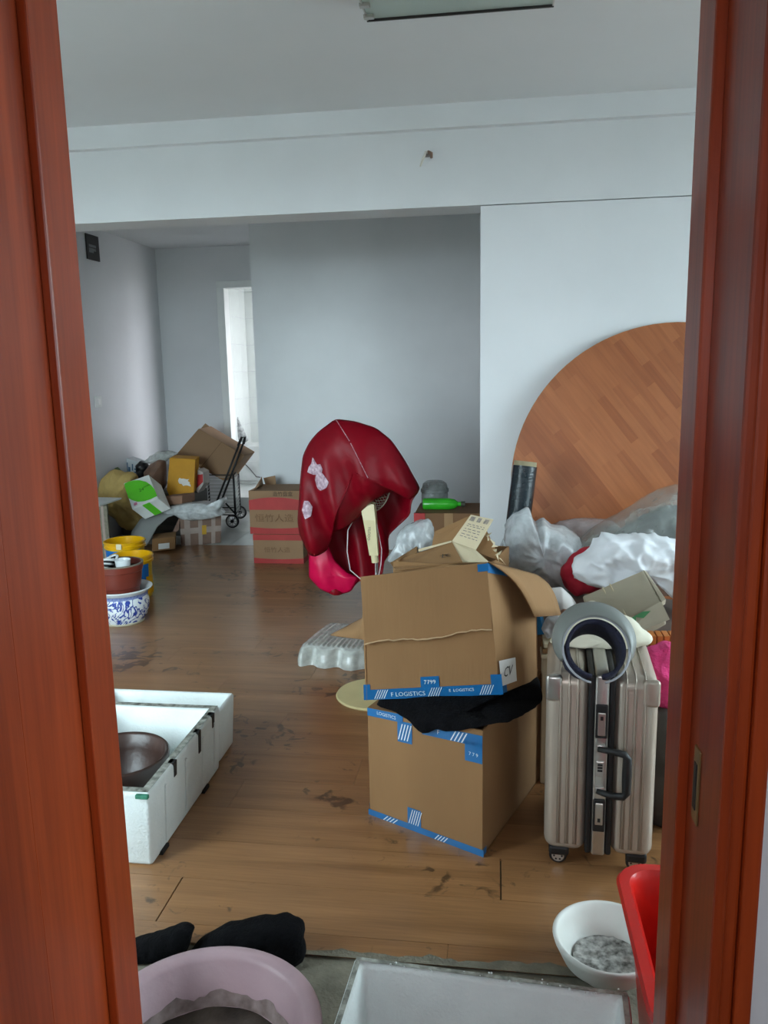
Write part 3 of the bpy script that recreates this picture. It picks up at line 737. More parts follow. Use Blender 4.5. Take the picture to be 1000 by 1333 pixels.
# pink basin
bc = V((-.60, 1.37, -.008)); R0 = .25; hb = .158
pb = thing('pink_basin', 'round dusty pink plastic basin with dirty water inside the doorway', 'basin', bc)
MB().lathe([(0, 0), (.17, 0), (.185, .01), (.225, hb - .012), (.246, hb - .006), (.25, hb - .014), (.254, hb - .004), (.25, hb), (.222, hb), (.214, hb - .01), (.178, .02), (.168, .01), (0, .01)], c=bc, seg=72).build('bowl', M_pinkpl, pb, smooth=True)
def gun(i, j):
    t = 2 * PI * i; rr = .188 * j + .001 * noise.noise(V((math.cos(t) * 5, math.sin(t) * 5, 1))) * 3
    p = V((bc.x + rr * math.cos(t), bc.y + rr * math.sin(t), bc.z + .05)); p.z += .003 * noise.noise(p * 18) + .002 * noise.noise(p * 50); return p
MB().grid(gun, 64, 14).build('dirty_water', M_grime, pb, smooth=True)
def scum(i, j):
    t = 2 * PI * i; p0 = V((math.cos(t) * 4, math.sin(t) * 4, 2)); z = .052 + j * (.030 + .018 * noise.noise(p0) + .008 * noise.noise(p0 * 4)); rr = .185 + (z - .02) / (hb - .03) * .036 - .0085
    return V((bc.x + rr * math.cos(t), bc.y + rr * math.sin(t), bc.z + z))
MB().grid(scum, 96, 3).build('scum_ring', mat('grey_scum', (120, 104, 100), .8, .3, 30, col2=(176, 158, 154)), pb, smooth=True)
MB().lathe([(0, .02), (.018, .012), (.022, 0)], c=(bc.x + .01, bc.y + .06, bc.z + .05), seg=10, sy=.6).build('green_scrap', mat('pale_green_plastic', (120, 150, 125), .5), pb, smooth=True)

# polystyrene box at the threshold
pL = G(462, 1243, .2); pR = G(820, 1290, .2)
rot = math.atan2(pR.y - pL.y, pR.x - pL.x); wd = (pR - pL).length; ln = .40
cen = (pL + pR) / 2 + V((math.sin(rot), -math.cos(rot), 0)) * ln / 2
tb_, TR = crate('polystyrene_box', 'empty chipped white polystyrene box lying across the doorway threshold', 'box', (cen.x, cen.y, -.008), wd, ln, .208, rot, M_foam, .022, .02, mat('chipped_foam_rim', (178, 180, 170), .85, .2, 50, col2=(110, 112, 104), bump=.5, bscale=80))
chip = MB(); rg = random.Random(9)
for k in range(26):
    x = rg.uniform(-wd / 2 + .03, wd / 2 - .02); y = ln / 2 - .01 + rg.uniform(-.012, .01); s_ = rg.uniform(.0015, .0035)
    chip.lathe([(0, -s_), (s_, -.3 * s_), (s_ * .8, .5 * s_), (0, s_)], c=TR @ V((x, y, .209)), seg=6)
tag(chip.build('foam_crumbs', M_foam, tb_), kind='stuff')

# red tub and white bowl
rt, RTm = crate('red_tub', 'bright red rectangular plastic tub beside the polystyrene box', 'tub', (.452, 1.44, -.008), .36, .49, .40, 0, M_redpl, .012, .045, None, bevel=.04)
def rr_path(dx, dy, z, rad, n=8):
    out = []
    for cx, cy, a0 in ((dx - rad, dy - rad, 0), (-dx + rad, dy - rad, PI / 2), (-dx + rad, -dy + rad, PI), (dx - rad, -dy + rad, 1.5 * PI)):
        for k in range(n + 1): t = a0 + PI / 2 * k / n; out.append(RTm @ V((cx + rad * math.cos(t), cy + rad * math.sin(t), z)))
    return out
bo = [c for c in rt.children][0]
bpy.data.objects.remove(bo)
NP = 36
lv = [rr_path(.125, .185, 0, .05), rr_path(.16, .22, .385, .06), rr_path(.182, .242, .385, .07), rr_path(.185, .245, .395, .07), rr_path(.18, .24, .403, .07), rr_path(.16, .22, .403, .06), rr_path(.152, .212, .39, .055), rr_path(.118, .178, .012, .045)]
mb = MB(); vs = sum(lv, []); fs = [tuple(range(NP))[::-1], tuple((len(lv) - 1) * NP + k for k in range(NP))]
for i in range(len(lv) - 1):
    for k in range(NP): fs.append((i * NP + k, i * NP + (k + 1) % NP, (i + 1) * NP + (k + 1) % NP, (i + 1) * NP + k))
mb.add(vs, fs).build('body', M_redpl, rt, smooth='auto')
wbp = V((.285, 1.822, -.006)); BS = 1.3
wbw = thing('white_bowl', 'chipped white bowl with grey dregs on the floor beside the red tub', 'bowl', wbp)
MB().lathe([(0, 0), (.05, 0), (.056, .012), (.085, .045), (.101, .09), (.104, .104), (.1, .108), (.095, .103), (.09, .088), (.074, .045), (.045, .018), (0, .015)], c=wbp, seg=56, sx=BS, sy=BS).build('bowl', mat('off_white_enamel', (218, 220, 214), .4, .05, 10, bump=.1, bscale=30), wbw, smooth=True)
def dr(i, j):
    t = 2 * PI * i; rr = .064 * BS * j; p = V((wbp.x + rr * math.cos(t), wbp.y + rr * math.sin(t), .036)); p.z += .004 * noise.noise(p * 60); return p
MB().grid(dr, 40, 8).build('dregs', mat('grey_dregs', (66, 66, 60), .5, .4, 60, col2=(205, 205, 200)), wbw, smooth=True)

# black cloths behind the basin
lump('black_rag', 'black rag lying on the floor behind the pink basin, frayed end', 'cloth',
     [(246, 1240), (262, 1222), (290, 1208), (330, 1202), (372, 1195), (388, 1200), (396, 1212), (394, 1226), (398, 1240), (394, 1256), (350, 1262), (280, 1262)], 1.77, .05, .06, M_textile, amp=.012, freq=24, seed=2, zmin=0)
lump('black_rag', 'narrow black rag lying on the floor between door jamb and frayed rag', 'cloth',
     [(150, 1260), (168, 1228), (200, 1218), (240, 1207), (252, 1210), (248, 1222), (243, 1240), (220, 1256)], 1.75, .04, .05, M_textile, amp=.008, freq=24, seed=6, zmin=0)

# ================================================================= fan wrapped in red cloth
YFN = 4.5
fx = W(490, 735, YFN)
fan = thing('standing_fan', 'cream floor fan with wire guard wrapped in red cloth', 'fan', (fx.x, YFN, 0))
hub = W(470, 632, YFN); 
MB().lathe([(0, 0), (.108, 0), (.112, .012), (.104, .025), (.05, .04), (.03, .06), (0, .06)], c=(fx.x, YFN, 0), seg=40).build('base', M_cream, fan, smooth='auto')
nk = W(488, 722, YFN)
MB().tube([(fx.x, YFN, .05), (fx.x, YFN, nk.z)], .011, 14).build('pole', M_chrome, fan, smooth='auto')
n0 = W(488.5, 732, YFN); n1 = W(487.5, 722, YFN); n2 = W(485, 700, YFN - .01); n3 = W(482, 676, YFN - .02); n4 = W(479, 655, YFN - .01)
MB().tube([n0, n1 - V((0, 0, .001))], .021, 16).build('collar', M_cream, fan, smooth='auto')
MB().tube([n1, n2, n3, n4], [.029, .032, .038, .042], 4).build('neck', M_cream, fan, bevel=.006) if False else None
ncol = MB()
def prism(p, hw_, hd): return [p + V((-hw_, -hd, 0)), p + V((hw_, -hd, 0)), p + V((hw_, hd, 0)), p + V((-hw_, hd, 0))]
rings_ = [prism(n1, .026, .026), prism(n2, .030, .03), prism(n3, .036, .034), prism(n4, .04, .036)]
for a, b in zip(rings_, rings_[1:]): ncol.hexa(a, b)
neck = ncol.build('neck', M_cream, fan, smooth='auto')
qk = [rings_[0][0], rings_[0][1], rings_[3][1], rings_[3][0]]
q_ = [rings_[1][0], rings_[1][1], rings_[2][1], rings_[2][0]]
text('brand_lettering', 'YILOOO', q_, .32, .3, .022, mat('grey_print', (90, 86, 70), .7), neck, up=(0.12, 0, 0) and (1, 0, -.1), off=.004)
# motor housing and wire guard
mh = W(478, 640, YFN)
MB().lathe([(0, -.05), (.045, -.05), (.06, -.03), (.065, .05), (.05, .08), (0, .085)], c=mh, seg=28, m=Matrix.Rotation(-PI / 2, 4, 'X')).build('motor_housing', M_cream, fan, smooth='auto')
gc = W(468, 625, YFN + .06); gr = .205
Mw = mat('guard_wire', (196, 196, 180), .35, metal=.4)
tiltm = Matrix.Translation(gc) @ Matrix.Rotation(math.radians(-22), 4, 'Z') @ Matrix.Rotation(math.radians(8), 4, 'X')
for k in range(56):
    t = 2 * PI * k / 56; c_, s_ = math.cos(t), math.sin(t)
    path = [tiltm @ V((rr * c_, y, rr * s_)) for rr, y in ((.05, -.10), (.12, -.105), (.18, -.07), (.203, 0), (.18, .05), (.05, .07))]
    MB().tube(path, .0016, 4, False).build('guard_wire', Mw, fan)
for rr, y in ((.05, -.10), (.12, -.105), (gr, 0)):
    MB().tube([tiltm @ V((rr * math.cos(2 * PI * k / 40), y, rr * math.sin(2 * PI * k / 40))) for k in range(41)], .003, 5, False).build('guard_ring', Mw, fan)
for k in range(3):
    def bl(i, j, k=k):
        t = 2 * PI * k / 3 + (j - .5) * .9 * (.5 + .5 * i); rr = .04 + .14 * i
        return tiltm @ V((rr * math.cos(t), -.02 + .03 * (j - .5), rr * math.sin(t)))
    MB().grid(bl, 6, 6).build('blade', mat('smoky_blade', (120, 150, 150), .3), fan, smooth=True, solid=.003)
MB().tube([mh + V((-.02, .0, -.05)), W(453, 690, YFN - .03), W(452, 718, YFN - .02), W(456, 742, YFN - .02), W(470, 754, YFN), W(480, 790, YFN + .02), (fx.x - .03, YFN + .05, .25), (fx.x - .04, YFN, .05)], .0035, 6).build('power_cord', mat('white_cord', (222, 215, 215), .5), fan, smooth=True)
MB().tube([n3 + V((.03, .01, 0)), W(497, 715, YFN), W(496, 735, YFN), (fx.x + .014, YFN, .3)], .003, 6).build('power_cord', mat('white_cord', (222, 215, 215), .5), fan, smooth=True)
# the cloth
rc = thing('red_cloth', 'crimson red cloth with white lace cat draped over a floor fan', 'cloth', (gc.x, YFN, .36))
def cover(poly, cen, Yp, front, back, foldsx, seed, amp, n=110, rings=22):
    """draped sheet over the fan head: bulging middle, vertical folds that deepen towards the hem"""
    mb = MB(); P = [W(p[0], p[1], p[2] if len(p) > 2 else Yp) for p in poly]; Bd = resample(P, n)
    for _ in range(1): Bd = [(Bd[i - 1] + Bd[i] * 2 + Bd[(i + 1) % n]) / 4 for i in range(n)]
    c = W(*cen, Yp); vs = [c + V((0, -front, 0))]
    for i in range(1, rings + 1):
        rr = i / rings
        for b in Bd:
            p = c + (b - c) * rr
            dep = front * (1 - rr ** 3.2)
            low = max(0, (c.z + .2 - p.z) / .4)
            fo = amp * low * math.sin((p.x + .25 * (p.z - c.z)) * foldsx + seed) * (1 - .35 * rr) + .008 * noise.noise(p * 7 + V((seed, 0, 0)))
            vs.append(p + V((0, -dep + fo, 0)))
    fs = [(0, 1 + (j + 1) % n, 1 + j) for j in range(n)]
    for i in range(rings - 1):
        for j in range(n): fs.append((1 + i * n + j, 1 + i * n + (j + 1) % n, 1 + (i + 1) * n + (j + 1) % n, 1 + (i + 1) * n + j))
    return mb.add(vs, fs)
front_poly = [(437, 545), (462, 548), (490, 557), (510, 573), (528, 600), (539, 620), (548, 637), (541, 645), (533, 652), (529, 638), (512, 640), (492, 648), (477, 658), (470, 672), (453, 684), (436, 693), (423, 702), (428, 716), (414, 722), (400, 722), (388, 700), (385, 680), (392, 650), (393, 625), (394, 592), (402, 576), (414, 562)]
fcloth = cover(front_poly, (465, 610), YFN - .06, .12, 0, 30, 1.3, .05).build('front_drape', M_red, rc, smooth=True, solid=.004)
back_poly = [(437, 545), (462, 548), (490, 557), (510, 573), (528, 600), (548, 637), (536, 652), (535, 670), (520, 684), (506, 696), (508, 722), (500, 730), (497, 752), (480, 760), (471, 752), (457, 769), (446, 774), (430, 771), (417, 766), (402, 752), (401, 728), (392, 700), (388, 660), (394, 592), (414, 562)]
back = cover(back_poly, (465, 640), YFN + .12, -.10, 0, 30, .4, .035).build('back_drape', M_red, rc, smooth=True, solid=.004)
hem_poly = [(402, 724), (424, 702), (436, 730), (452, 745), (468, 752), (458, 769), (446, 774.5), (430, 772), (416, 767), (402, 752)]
cover(hem_poly, (432, 748), YFN + .10, .035, 0, 40, 2.0, .02, n=60, rings=10).build('pink_hem', M_pink, rc, smooth=True, solid=.003)  # pinker, brighter piece of cloth along the lower hem
# print on the cloth: lay the shape on the front drape by ray casting its own surface
from mathutils.bvhtree import BVHTree
def stick(ob, name, poly, m, parent, off=.004, subd=1):
    offp = parent_world(ob)
    bv = BVHTree.FromPolygons([v.co + offp for v in ob.data.vertices], [tuple(p.vertices) for p in ob.data.polygons])
    def hit(px, py):
        d = ray(px, py).normalized(); h = bv.ray_cast(V((0, 0, H)), d)
        return (h[0] - d * off) if h[0] else None
    pts = []
    P = [V((p[0], p[1], 0)) for p in poly]; cc = sum(P, V((0, 0, 0))) / len(P)
    nb = len(P) * 4; Bd = resample(P, nb); vs = []; fs = []
    rows = 5
    for i in range(rows + 1):
        for b in Bd:
            q = cc.lerp(b, max(.02, i / rows)); hh = hit(q.x, q.y)
            if hh is None: return None
            vs.append(hh)
    for i in range(rows):
        for j in range(nb): fs.append((i * nb + j, i * nb + (j + 1) % nb, (i + 1) * nb + (j + 1) % nb, (i + 1) * nb + j))
    return MB().add(vs, fs).build(name, m, parent)
M_lace = mat('white_lace', (216, 196, 206), .8, .1, 60, col2=(150, 120, 135))
stick(fcloth, 'lace_patch', [(407, 595), (410, 600), (413, 605), (417, 604), (420, 611), (418, 618), (408, 618), (400, 615), (402, 608), (405, 604)], M_lace, rc)
stick(fcloth, 'lace_patch', [(412, 616), (419, 615), (424, 622), (428, 628), (425, 635), (417, 639), (413, 635), (410, 624)], M_lace, rc)
stick(fcloth, 'lace_patch', [(396, 652), (402, 652), (407, 660), (405, 672), (397, 676), (393, 664)], M_lace, rc)
def stitch(a, b, n_):
    offp = parent_world(fcloth); bv = BVHTree.FromPolygons([v.co + offp for v in fcloth.data.vertices], [tuple(p.vertices) for p in fcloth.data.polygons]); path = []
    for k in range(n_ + 1):
        d = ray(a[0] + (b[0] - a[0]) * k / n_, a[1] + (b[1] - a[1]) * k / n_).normalized(); h = bv.ray_cast(V((0, 0, H)), d)
        if h[0]: path.append(h[0] - d * .003)
    if len(path) > 2: MB().tube(path, .0022, 5).build('seam_thread', mat('seam_white', (205, 180, 185), .8, .3, 90, col2=(150, 60, 80)), rc)
stitch((438, 547), (455, 574), 8); stitch((456.5, 577), (479, 622), 12)

# ================================================================= clear tray, round card, behind the cartons
ft = thing('plastic_tray', 'clear ribbed plastic fruit tray lying upside down on the floor', 'tray', (-.83, 4.0, 0))
a0 = G(378, 868); 
def tray(i, j):
    """i across, j from the front lip over the top to the back lip"""
    xw = .41; yl = .60
    prof = [(0, 0), (.01, .03), (.03, .065), (.07, .088), (.13, .096), (.45, .098), (.74, .094), (.80, .05), (.84, .042), (.97, .040), (1, .0)]
    k = j * (len(prof) - 1); a = min(int(k), len(prof) - 2); f = k - a
    y = prof[a][0] * (1 - f) + prof[a + 1][0] * f; z = prof[a][1] * (1 - f) + prof[a + 1][1] * f
    e = min(1, min(i, 1 - i) / .14); z *= math.sqrt(max(0, 1 - (1 - e) ** 2))
    if .12 < y < .74: z += .0035 * math.sin(i * PI * 30) * min(1, e * 2)
    hmid = math.exp(-((y - .03) / .05) ** 2) * e
    arch = .5 + .5 * math.cos((i * 3.0 + .25) * 2 * PI)
    yy = yl * y + .05 * hmid * arch ** 1.5 + .10 * (1 - e) ** 2 * (1 - y)
    p = V(((-xw / 2 + xw * i) * (1 - .16 * y), yy, z))
    return Matrix.Translation(V((a0.x + .205, a0.y - .02, .002))) @ Matrix.Rotation(-.13, 4, 'Z') @ p
MB().grid(tray, 120, 60).build('shell', film('tray_plastic', (206, 210, 204), .72, .18, .7, .03, 30), ft, smooth=True)
cd = thing('round_card', 'thin round beige cardboard disc lying on the floor under the cartons', 'card disc', (-.545, 3.46, 0))
MB().lathe([(0, 0), (.178, 0), (.182, .006), (.178, .013), (0, .013)], c=(-.545, 3.46, 0), seg=48).build('disc', mat('beige_card', (206, 190, 140), .8, .06, 8), cd, smooth='auto')

# carton with a barcode flap behind the open carton
YK = 3.08
kc = thing('flap_carton', 'carton with an upright barcode flap and torn side, behind the big open carton', 'carton', (-.25, 3.2, 0))
b0 = W(512, 745, 3.06); b1 = W(634, 728, 2.99); b2 = b1 + V((.09, .36, 0)); b3 = b0 + V((.09, .36, 0))
zt_ = b1.z - .03
for a, b in ((b0, b1), (b1, b2), (b2, b3), (b3, b0)):
    MB().slab([V((a.x, a.y, 0)), V((b.x, b.y, 0)), V((b.x, b.y, zt_)), V((a.x, a.y, zt_))], -.006).build('side_panel', M_kraft, kc)
def flap(name, pts, m, t=-.004): return MB().slab([W(*p) for p in pts], t).build(name, m, kc)
bf = [W(588, 705, 3.18), W(619, 716, 3.12), W(642, 676, 3.16), W(613, 670, 3.22)]
barf = MB().slab(bf, -.004).build('barcode_flap', M_kraftl, kc)
flap('folded_flap', [(602, 731, 3.04), (636, 731, 3.02), (619, 715.5, 3.12), (588, 704.5, 3.18)], M_kraftl)
flap('dark_flap', [(515, 742, 3.02), (602, 731, 3.02), (588, 704.5, 3.18), (508, 732, 3.12)], M_kraft)
flap('back_panel', [(562, 712, 3.30), (592, 706, 3.30), (612, 671, 3.36), (566, 692, 3.36)], M_kraft)
flap('flap_edge', [(545, 718, 3.13), (588, 706, 3.17), (588, 704, 3.17), (545, 715, 3.13)], M_kraftl)
tp_ = flap('torn_panel', [(619, 718, 3.14), (655, 732, 3.09), (644, 712, 3.16), (634, 691, 3.22)], M_kraft)
mb = MB(); rg = random.Random(12)
for k in range(9):
    p = W(634 + 20 * k / 8, 690 + 41 * k / 8, 3.21 - .13 * k / 8); mb.add(*(lambda c, s: ([c + V((rg.uniform(-s, s), rg.uniform(-s, s), rg.uniform(-s, s))) for _ in range(4)], [(0, 1, 2), (0, 2, 3), (0, 3, 1), (1, 3, 2)]))(p, .016))
tag(mb.build('torn_fringe', M_kraftl, tp_), kind='stuff')
# print on the barcode flap
prn = MB(); rg = random.Random(2)
for u0, n_, c_ in ((.10, 9, 0), (.42, 7, 0), (.72, 9, 0)):
    u = u0
    for k in range(n_):
        w_ = rg.uniform(.006, .018); decal('', bf, u, .80, u + w_, .95, None, None, .002, 1, mb=prn); u += w_ + .01
for v_ in (.68, .62, .52, .44, .34, .26):
    u = .14
    while u < .84:
        w_ = rg.uniform(.05, .16); decal('', bf, u, v_, min(.88, u + w_), v_ + .018, None, None, .002, 1, mb=prn); u += w_ + .06
tag(prn.build('barcode_print', mat('blue_grey_print', (92, 88, 104), .7), barf), kind='stuff')
dq = [W(515, 742, 3.02), W(602, 731, 3.02), W(588, 704.5, 3.18), W(508, 732, 3.12)]
text('flap_print', '长', dq, .80, .35, .05, M_black, kc, off=.004)

# plastic bag, tub and bottle behind
lump('clear_bag', 'crumpled clear plastic bag stuffed behind the barcode flap', 'plastic bag',
     [(506, 728), (510, 718), (517, 708), (519, 697), (526, 690), (536, 683), (547, 678), (560, 677), (563, 690), (569, 706), (566, 722), (556, 742), (524, 744)], 3.38, .05, .07, film('clear_bag_film', (188, 194, 196), .62, .14, .8, .5, 22), amp=.03, freq=14, kind='crease', seed=3)
bk = thing('brown_carton', 'dark brown carton standing in the gap behind the fan', 'carton', (W(580, 690, 4.75).x, 4.7, 0))
k0 = W(541, 672, 4.55); k1 = W(628, 662, 4.55)
box('body', (k0.x, 4.5, 0), (k1.x, 4.86, k1.z - .02), M_kraft2, bk, .004)
box('tape', (k0.x + .17, 4.498, .1), (k0.x + .22, 4.4995, k1.z - .02), mat('clear_tape', (150, 118, 84), .3), bk)
box('red_panel', (k0.x - .004, 4.496, k1.z - .10), (k0.x + .06, 4.52, k1.z - .02), M_redprint, bk)
gb = thing('green_bottle', 'bright green bottle lying on the dark brown carton', 'bottle', W(570, 660, 4.62))
c0 = W(551, 661, 4.62); c0.z = k1.z - .02 + .034
MB().lathe([(0, 0), (.03, 0), (.034, .01), (.034, .15), (.028, .185), (.013, .205), (.013, .225), (0, .225)], c=c0, seg=24, m=Matrix.Rotation(PI / 2, 4, 'Y')).build('bottle', mat('green_pet', (52, 170, 40), .25), gb, smooth='auto')
MB().lathe([(0, .222), (.016, .222), (.016, .245), (0, .245)], c=c0, seg=18, m=Matrix.Rotation(PI / 2, 4, 'Y')).build('cap', mat('dark_cap', (60, 60, 50), .5), gb, smooth='auto')
td = thing('clear_tub', 'translucent grey plastic tub standing on the dark brown carton', 'tub', W(566, 660, 4.76))
tz = k1.z - .02; th_ = W(565, 626, 4.76).z - tz
MB().lathe([(0, 0), (.078, 0), (.08, .01), (.08, th_ * .7), (.072, th_ * .9), (.05, th_), (0, th_)], c=(W(566, 640, 4.76).x, 4.76, tz), seg=36).build('body', film('tub_plastic', (160, 168, 166), .6, .25, .6, .05), td, smooth='auto')
MB().lathe([(.081, .0), (.085, .004), (.085, .02), (.081, .024)], c=(W(566, 640, 4.76).x, 4.76, tz + th_ * .55), seg=36).build('band', film('tub_plastic', (160, 168, 166), .6, .25, .6, .05), td, smooth='auto')

# ================================================================= heap in front of the round board
lump('crumpled_bag', 'milky crumpled plastic bag in front of the black film roll', 'plastic bag',
     [(657, 735), (658, 698), (664, 680), (672, 670), (690, 664), (694, 678), (698, 684), (703, 679), (708, 677), (714, 686), (735, 690), (752, 700), (758, 725), (752, 765), (730, 768), (712, 760), (688, 750)], 3.60, .15, .13,
     film('milky_film', (205, 210, 212), .82, .22, .7, .5, 18), amp=.05, freq=11, kind='crease', seed=5, n=96)
lump('film_sheet', 'loose sheet of clear plastic lying against the round table top', 'plastic sheet',
     [(702, 700), (716, 686), (732, 679), (765, 676), (796, 678), (812, 690), (800, 716), (760, 726), (716, 720)], 3.88, .05, .10,
     film('pinkish_film', (200, 192, 194), .55, .2, .7, .4, 20), amp=.025, freq=10, kind='crease', seed=8)
lump('small_bag', 'thin clear plastic scrap between barcode flap carton and film roll', 'plastic bag',
     [(645, 742), (649, 716), (655, 702), (660, 712), (663, 730), (660, 746)], 3.45, .02, .03, film('scrap_film', (190, 196, 198), .45, .2, .7, .4, 20), amp=.02, freq=14, kind='crease', seed=18)
db = thing('stuffed_bag', 'big clear plastic sack of dark clothes leaning on the round table top', 'sack', W(850, 760, 3.5))
bagp = [(752, 712), (770, 692), (800, 676), (833, 656), (861, 640), (882, 634), (925, 632), (950, 660), (955, 720), (930, 760), (860, 770), (790, 760)]
pillow(MB(), [(790, 715), (812, 690), (842, 672), (870, 662), (915, 660), (935, 690), (930, 745), (860, 752), (800, 745)], 3.60, .16, .16, amp=.04, freq=9, kind='crease', seed=9).build('dark_clothes', mat('charcoal_clothes', (92, 94, 92), .9, .5, 9), db, smooth=True)
pillow(MB(), bagp, 3.60, .21, .21, amp=.035, freq=8, kind='crease', seed=10, n=96).build('sack_film', film('sack_film', (172, 178, 174), .42, .12, .9, .5, 14), db, smooth=True)
lump('white_quilt', 'crumpled white printed quilt on the heap by the round table top', 'quilt',
     [(746, 738), (756, 725), (766, 722), (778, 706), (792, 698), (810, 702), (836, 700), (862, 704), (884, 708), (910, 720), (915, 770), (896, 790), (876, 778), (862, 765), (850, 752), (835, 748), (815, 755), (795, 760), (775, 758), (755, 750)], 3.24, .11, .09,
     mat('white_quilt_cotton', (226, 228, 232), .8, .04, 12, bump=.3, bscale=18), amp=.075, freq=9, kind='crease', seed=13, n=120, rings=22)
lump('red_blanket', 'dark red flowered blanket edge under the white quilt', 'blanket',
     [(729, 748), (738, 734), (748, 720), (760, 714), (778, 711), (790, 730), (795, 755), (785, 768), (765, 772), (748, 776), (738, 766)], 3.37, .05, .06,
     mat('red_flowered_fleece', (150, 8, 30), .85, .2, 26, col2=(170, 20, 46), bump=.5, bscale=50), amp=.035, freq=12, seed=14)
bl_ = lump('heap_blanket', 'dull mixed bedding forming the bottom of the heap behind the suitcase', 'bedding',
     [(690, 810), (712, 778), (760, 784), (880, 792), (960, 805), (980, 900), (960, 930), (760, 930), (698, 890)], 3.3, .28, .30, mat('dull_bedding', (96, 80, 72), .9, .3, 7), amp=.04, freq=7, seed=15, zmin=0, k=.5)
# flattened carton with the green print
gcn = thing('crushed_carton', 'crushed pale carton with a green arrow print, on the heap', 'carton', W(815, 815, 2.75))
tl, tr_, br_, bl2 = W(758, 776, 2.92), W(838, 742, 2.98), W(861, 784, 2.78), W(783, 826, 2.74)
mb = MB(); up_ = [bl2, br_, tr_, tl]; dn = [p + V((.035, .06, -.10)) for p in up_]
body = mb.hexa(up_, dn).build('body', M_grey, gcn, bevel=.006)
fl2 = MB().slab([W(800, 836, 2.70), W(872, 806, 2.735), W(861, 783, 2.77), W(790, 822, 2.735)], -.004).build('flap', M_grey, gcn)
qf = [W(800, 836, 2.70), W(872, 806, 2.735), W(861, 783, 2.77), W(790, 822, 2.735)]
Mg = mat('green_print', (72, 132, 84), .8, .15, 30)
poly_decal('green_print', qf, [(.46, .5), (.52, .88), (.62, .62), (.78, .80), (.66, .98), (.42, .98), (.4, .7)], Mg, fl2, .003)
MB().slab([W(862, 783, 2.78), W(867, 780, 2.79), W(842, 744, 2.98), W(838, 742, 2.985)], -.02).build('edge_flap', M_grey, gcn)
for f_ in (.33, .45):
    a = bl2.lerp(br_, f_); b = tl.lerp(tr_, f_)
    MB().tube([a + V((0, -.001, .001)), b + V((0, -.001, .001))], .0025, 5).build('crease', M_kraftl, gcn)
lump('white_pillow', 'small white pillow wedged between the pale flap and crushed carton', 'pillow',
     [(708, 775), (718, 767), (732, 766), (744, 777), (753, 790), (750, 802), (732, 803), (716, 795)], 2.92, .06, .08, mat('pillow_white', (205, 200, 196), .85, .05, 10), amp=.01, freq=12, seed=20)
lump('brown_pouch', 'small brown cloth pouch below the white pillow', 'pouch',
     [(722, 798), (735, 793), (748, 796), (752, 806), (738, 814), (724, 812)], 2.83, .02, .02, mat('brown_pouch', (150, 112, 92), .85), amp=.008, freq=14, seed=21)
lump('tissue_wad', 'crumpled white plastic wad beside the silver suitcase top', 'wad',
     [(706, 818), (714, 806), (726, 804), (738, 808), (742, 818), (732, 826), (712, 828)], 2.77, .03, .05, film('wad_film', (205, 206, 208), .85, .3, .5), amp=.02, freq=18, kind='crease', seed=22)
bc_ = thing('blue_carton', 'corner of a bright blue carton beside the suitcase', 'carton', W(700, 850, 2.86))
a = [W(684, 828, 2.82), W(708.5, 826, 2.80), W(703, 800, 2.80), W(684, 800, 2.82)]
MB().hexa(a, [p + V((.01, .1, 0)) for p in a]).build('body', mat('blue_card', (18, 110, 160), .5), bc_, bevel=.002)
box('support', (.15, 2.83, 0), (.20, 2.9, a[0].z - .002), M_kraft2, bc_)
sh_ = thing('board_stack', 'short stack of pale boards between the cartons and the suitcase', 'boards', (.16, 2.75, 0))
zz = W(705, 852, 2.74).z
for k in range(3):
    p = W(690, 850 - k * 7, 2.74); box('board', (.165 + .004 * k, 2.715, p.z - .012), (.27, 2.80 + .01 * k, p.z + .004), M_kraftl if k != 1 else M_kraft, sh_, .002)
box('upright_board', (.17, 2.73, 0), (.20, 2.79, W(690, 850, 2.74).z - .012), M_kraftl, sh_, .004)
lump('pink_towel', 'bright pink fluffy towel heaped beside the silver suitcase', 'towel',
     [(838, 850), (846, 843), (870, 838), (895, 845), (905, 880), (900, 915), (872, 925), (856, 922), (846, 900), (840, 876)], 2.62, .07, .10, mat('pink_terry', (226, 66, 128), .95, .1, 40, bump=.8, bscale=90), amp=.02, freq=16, seed=24)
lump('grey_sack', 'dark grey sack on the floor under the pink towel', 'sack',
     [(838, 936), (856, 926), (880, 924), (905, 930), (915, 1000), (905, 1080), (860, 1090), (836, 1060)], 2.55, .10, .18, mat('dark_grey_sack', (66, 60, 54), .9, .2, 12), amp=.015, freq=9, seed=25, zmin=0)
wd_ = thing('wooden_slats', 'orange varnished wooden slats above the pink towel', 'slats', W(865, 845, 2.75))
for k in range(4):
    a = W(846 + k * 9, 846, 2.72); b = W(846 + k * 9, 828, 2.72)
    MB().box((a.x, 2.72, a.z), (a.x + .02, 2.78, b.z)).build('slat', mat('orange_wood', (200, 118, 50), .5, .15, 20), wd_, bevel=.002)

